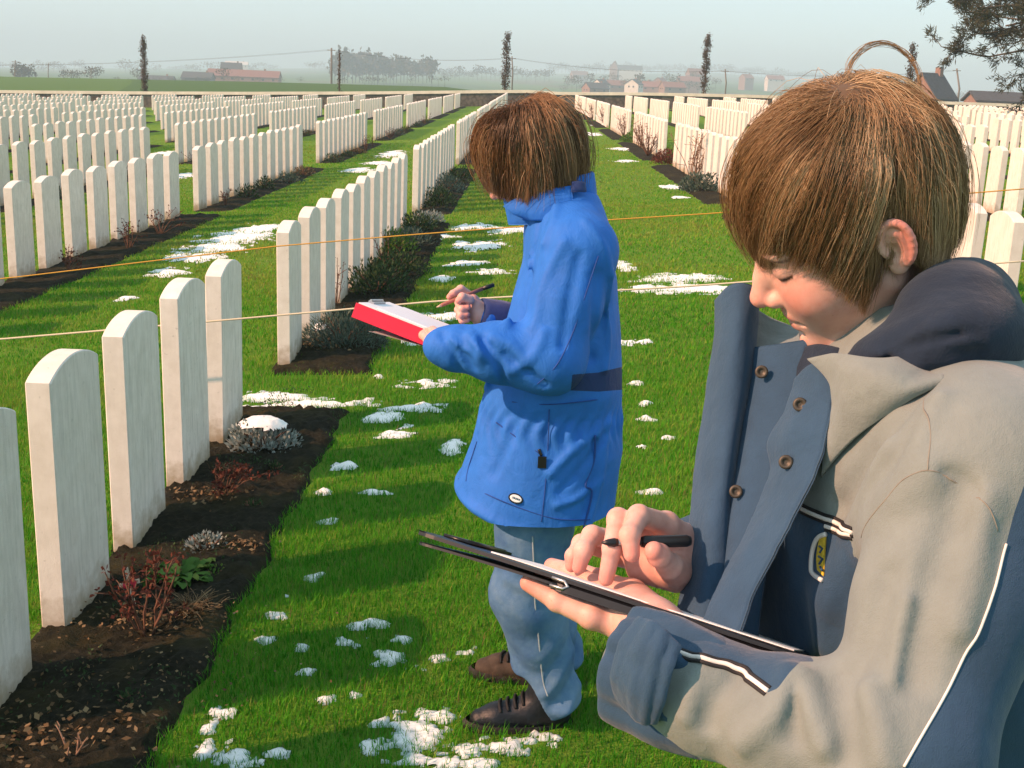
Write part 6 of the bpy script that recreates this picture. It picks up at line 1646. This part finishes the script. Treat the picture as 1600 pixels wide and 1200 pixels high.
V, F = sdf_mesh(jeans_fn, (-.16, 2.56, GB), (.36, 3.22, 1.0), .0058); jeans = mesh_np('jeans', V, F, M['denim'], BB, True)
pts = [q for q in (trace(jeans_fn, *p, 1.8) for p in [(832, 838), (834, 880), (836, 940), (842, 1000), (848, 1060), (856, 1088)]) if q is not None]
MB().tube(catmull(np.array(pts), 40)-ray(836, 940)*.002, .0022, 6).build('seam', M['stitch'], jeans, True)
# ---- shoes
M['boot'] = plain('black_boot', (.006, .009, .014), .5, .5, 30, .35, .4); M['sole'] = plain('rubber_sole', (.022, .021, .020), .8, .4, 60); M['lace'] = plain('black_lace', (.012, .012, .013), .7, .2, 90); M['mud'] = plain('muddy_leather', (.055, .042, .032), .8, .5, 30, .2, .4)
for T_, H_, mt in ((TOE1, HEEL1, 'boot'), (TOE2, HEEL2, 'mud')):
    d0 = (T_-H_); d0[2] = 0; L = np.linalg.norm(d0); d0 /= L; o = H_+d0*.045; o[2] = min(float(gz(*H_[:2])), float(gz(*T_[:2])))-.004; sc = (L-.045)/.235
    s0 = np.cross([0, 0, 1.0], d0); fr = np.stack([d0, s0, [0, 0, 1.0]], 0)
    V, F = sdf_mesh(lambda P: shoe_fn(o+(P-o)/sc, o, d0)*sc, o-V3(.33, .33, .02), o+V3(.33, .33, .22), .0045)
    V2, F2 = sdf_mesh(lambda P: smin(shoe_fn(o+(P-o)/sc, o, d0)*sc, s_cap(P, o+V3(0, 0, .09)*sc+d0*.02, o+V3(0, 0, .17)*sc+d0*.005, .046, .044), .02), o-V3(.33, .33, .02), o+V3(.33, .33, .26), .0045); V, F = V2, F2
    sh = mesh_np('shoe', V, F, M[mt], BB, True)
    an = np.linspace(0, 2*math.pi, 41)[:-1]; prof = np.stack([.085+.152*np.cos(an), .050*np.sin(an)*(1+.12*np.cos(an))], -1)*sc
    Vs = np.vstack([o+np.column_stack([prof*(1+e), np.full(40, h)]) @ fr for e, h in ((.0, -.002), (.035, .006), (.035, .022), (.0, .030))]); j = np.arange(40)
    Fq = np.vstack([np.stack([r*40+j, r*40+(j+1) % 40, (r+1)*40+(j+1) % 40, (r+1)*40+j], -1) for r in range(3)])
    MB().add(Vs, Fq).build('sole', M['sole'], sh, True)
    mb = MB()
    for k in range(6):
        x = (.030+k*.021)*sc; zt = (.128-k*.0135+.0008*k*k)*sc; w = .032*sc
        pp = np.array([(x, -w, zt-.012), (x+.004, -w*.4, zt+.004), (x+.008, w*.4, zt+.004), (x+.004, w, zt-.012)])
        mb.tube(o+catmull(pp, 12) @ fr, .0042, 6)
    mb.build('laces', M['lace'], sh, True)
# ---- his clipboard and pencil
def red_board():
    a, b = bw(556, 474, -.10), bw(684, 524, -.16); ex = b-a; L = np.linalg.norm(ex)*1.06; ex /= np.linalg.norm(ex); vr = ray(620, 495); vr /= np.linalg.norm(vr)
    ey = vr-ex*(vr @ ex); ey /= np.linalg.norm(ey); ez = np.cross(ex, ey); ez *= np.sign(ez[2]); t = R(8); ey = ey*math.cos(t)+ez*math.sin(t); ez = np.cross(ex, ey); ez *= np.sign(ez[2])
    Rm = np.stack([ex, ey, ez], 1); e = empty('clipboard', a, 'red clipboard with white paper held by the boy in blue', 'clipboard')
    red = plain('red_folder', (.62, .018, .060), .5, .1, 20)
    MB().box((0, 0, -.034), (L, .004, .002), 0, Rm, a).box((0, .004, -.034), (L, .22, -.030), 0, Rm, a).box((0, .216, -.030), (L, .22, .002), 0, Rm, a).build('folder', red, e)
    MB().box((.004, .006, -.029), (L-.003, .214, .004), 0, Rm, a).build('paper', M['paper'], e)
    MB().box((.05, .01, .0045), (L-.003, .20, .0075), 0, Rm, a).build('paper', M['paper'], e)
    V, F, P = sheet_geo(np.array([[a+ex*.045-ez*.036+ey*.01, a+ex*.05-ez*.036+ey*.1, a+ex*.05-ez*.036+ey*.18], [a+ex*.05-ez*.052+ey*.008, a+ex*.055-ez*.052+ey*.1, a+ex*.055-ez*.05+ey*.18], [a+ex*(L*.85)-ez*.037+ey*.01, a+ex*(L*.85)-ez*.037+ey*.1, a+ex*(L*.85)-ez*.037+ey*.18]])[[1, 2]], 14, 10, .001)
    mesh_np('loose_sheet', V, F, M['paper'], e, True)
    c = MB(); c.box((.003, .07, .0042), (.018, .15, .0085), 0, Rm, a); c.tube([a+ex*.008+ey*.07+ez*.010, a+ex*.008+ey*.15+ez*.010], .003, 8); c.build('clip', M['metal'], e)
red_board()
def pencil():
    a, b, c = bw(682, 480, .06), bw(754, 451, .10), bw(772, 445, .11)
    e = empty('pencil', a, 'reddish wooden pencil with black end in the hand of the boy in blue', 'pencil')
    w = plain('pencil_paint', (.34, .13, .10), .5, .15, 60); d = b-a
    MB().tube([a+d*.10, a+d*.13, b], [.0042, .0050, .0050], 8).build('shaft', w, e, True)
    MB().tube([a, a+d*.10], [.0008, .0042], 8).build('point', plain('pencil_wood', (.55, .40, .28), .8), e, True)
    MB().tube([b, c*.97+b*.03, c], [.0055, .0055, .004], 8).build('end', M['black_plastic'], e, True)
pencil()
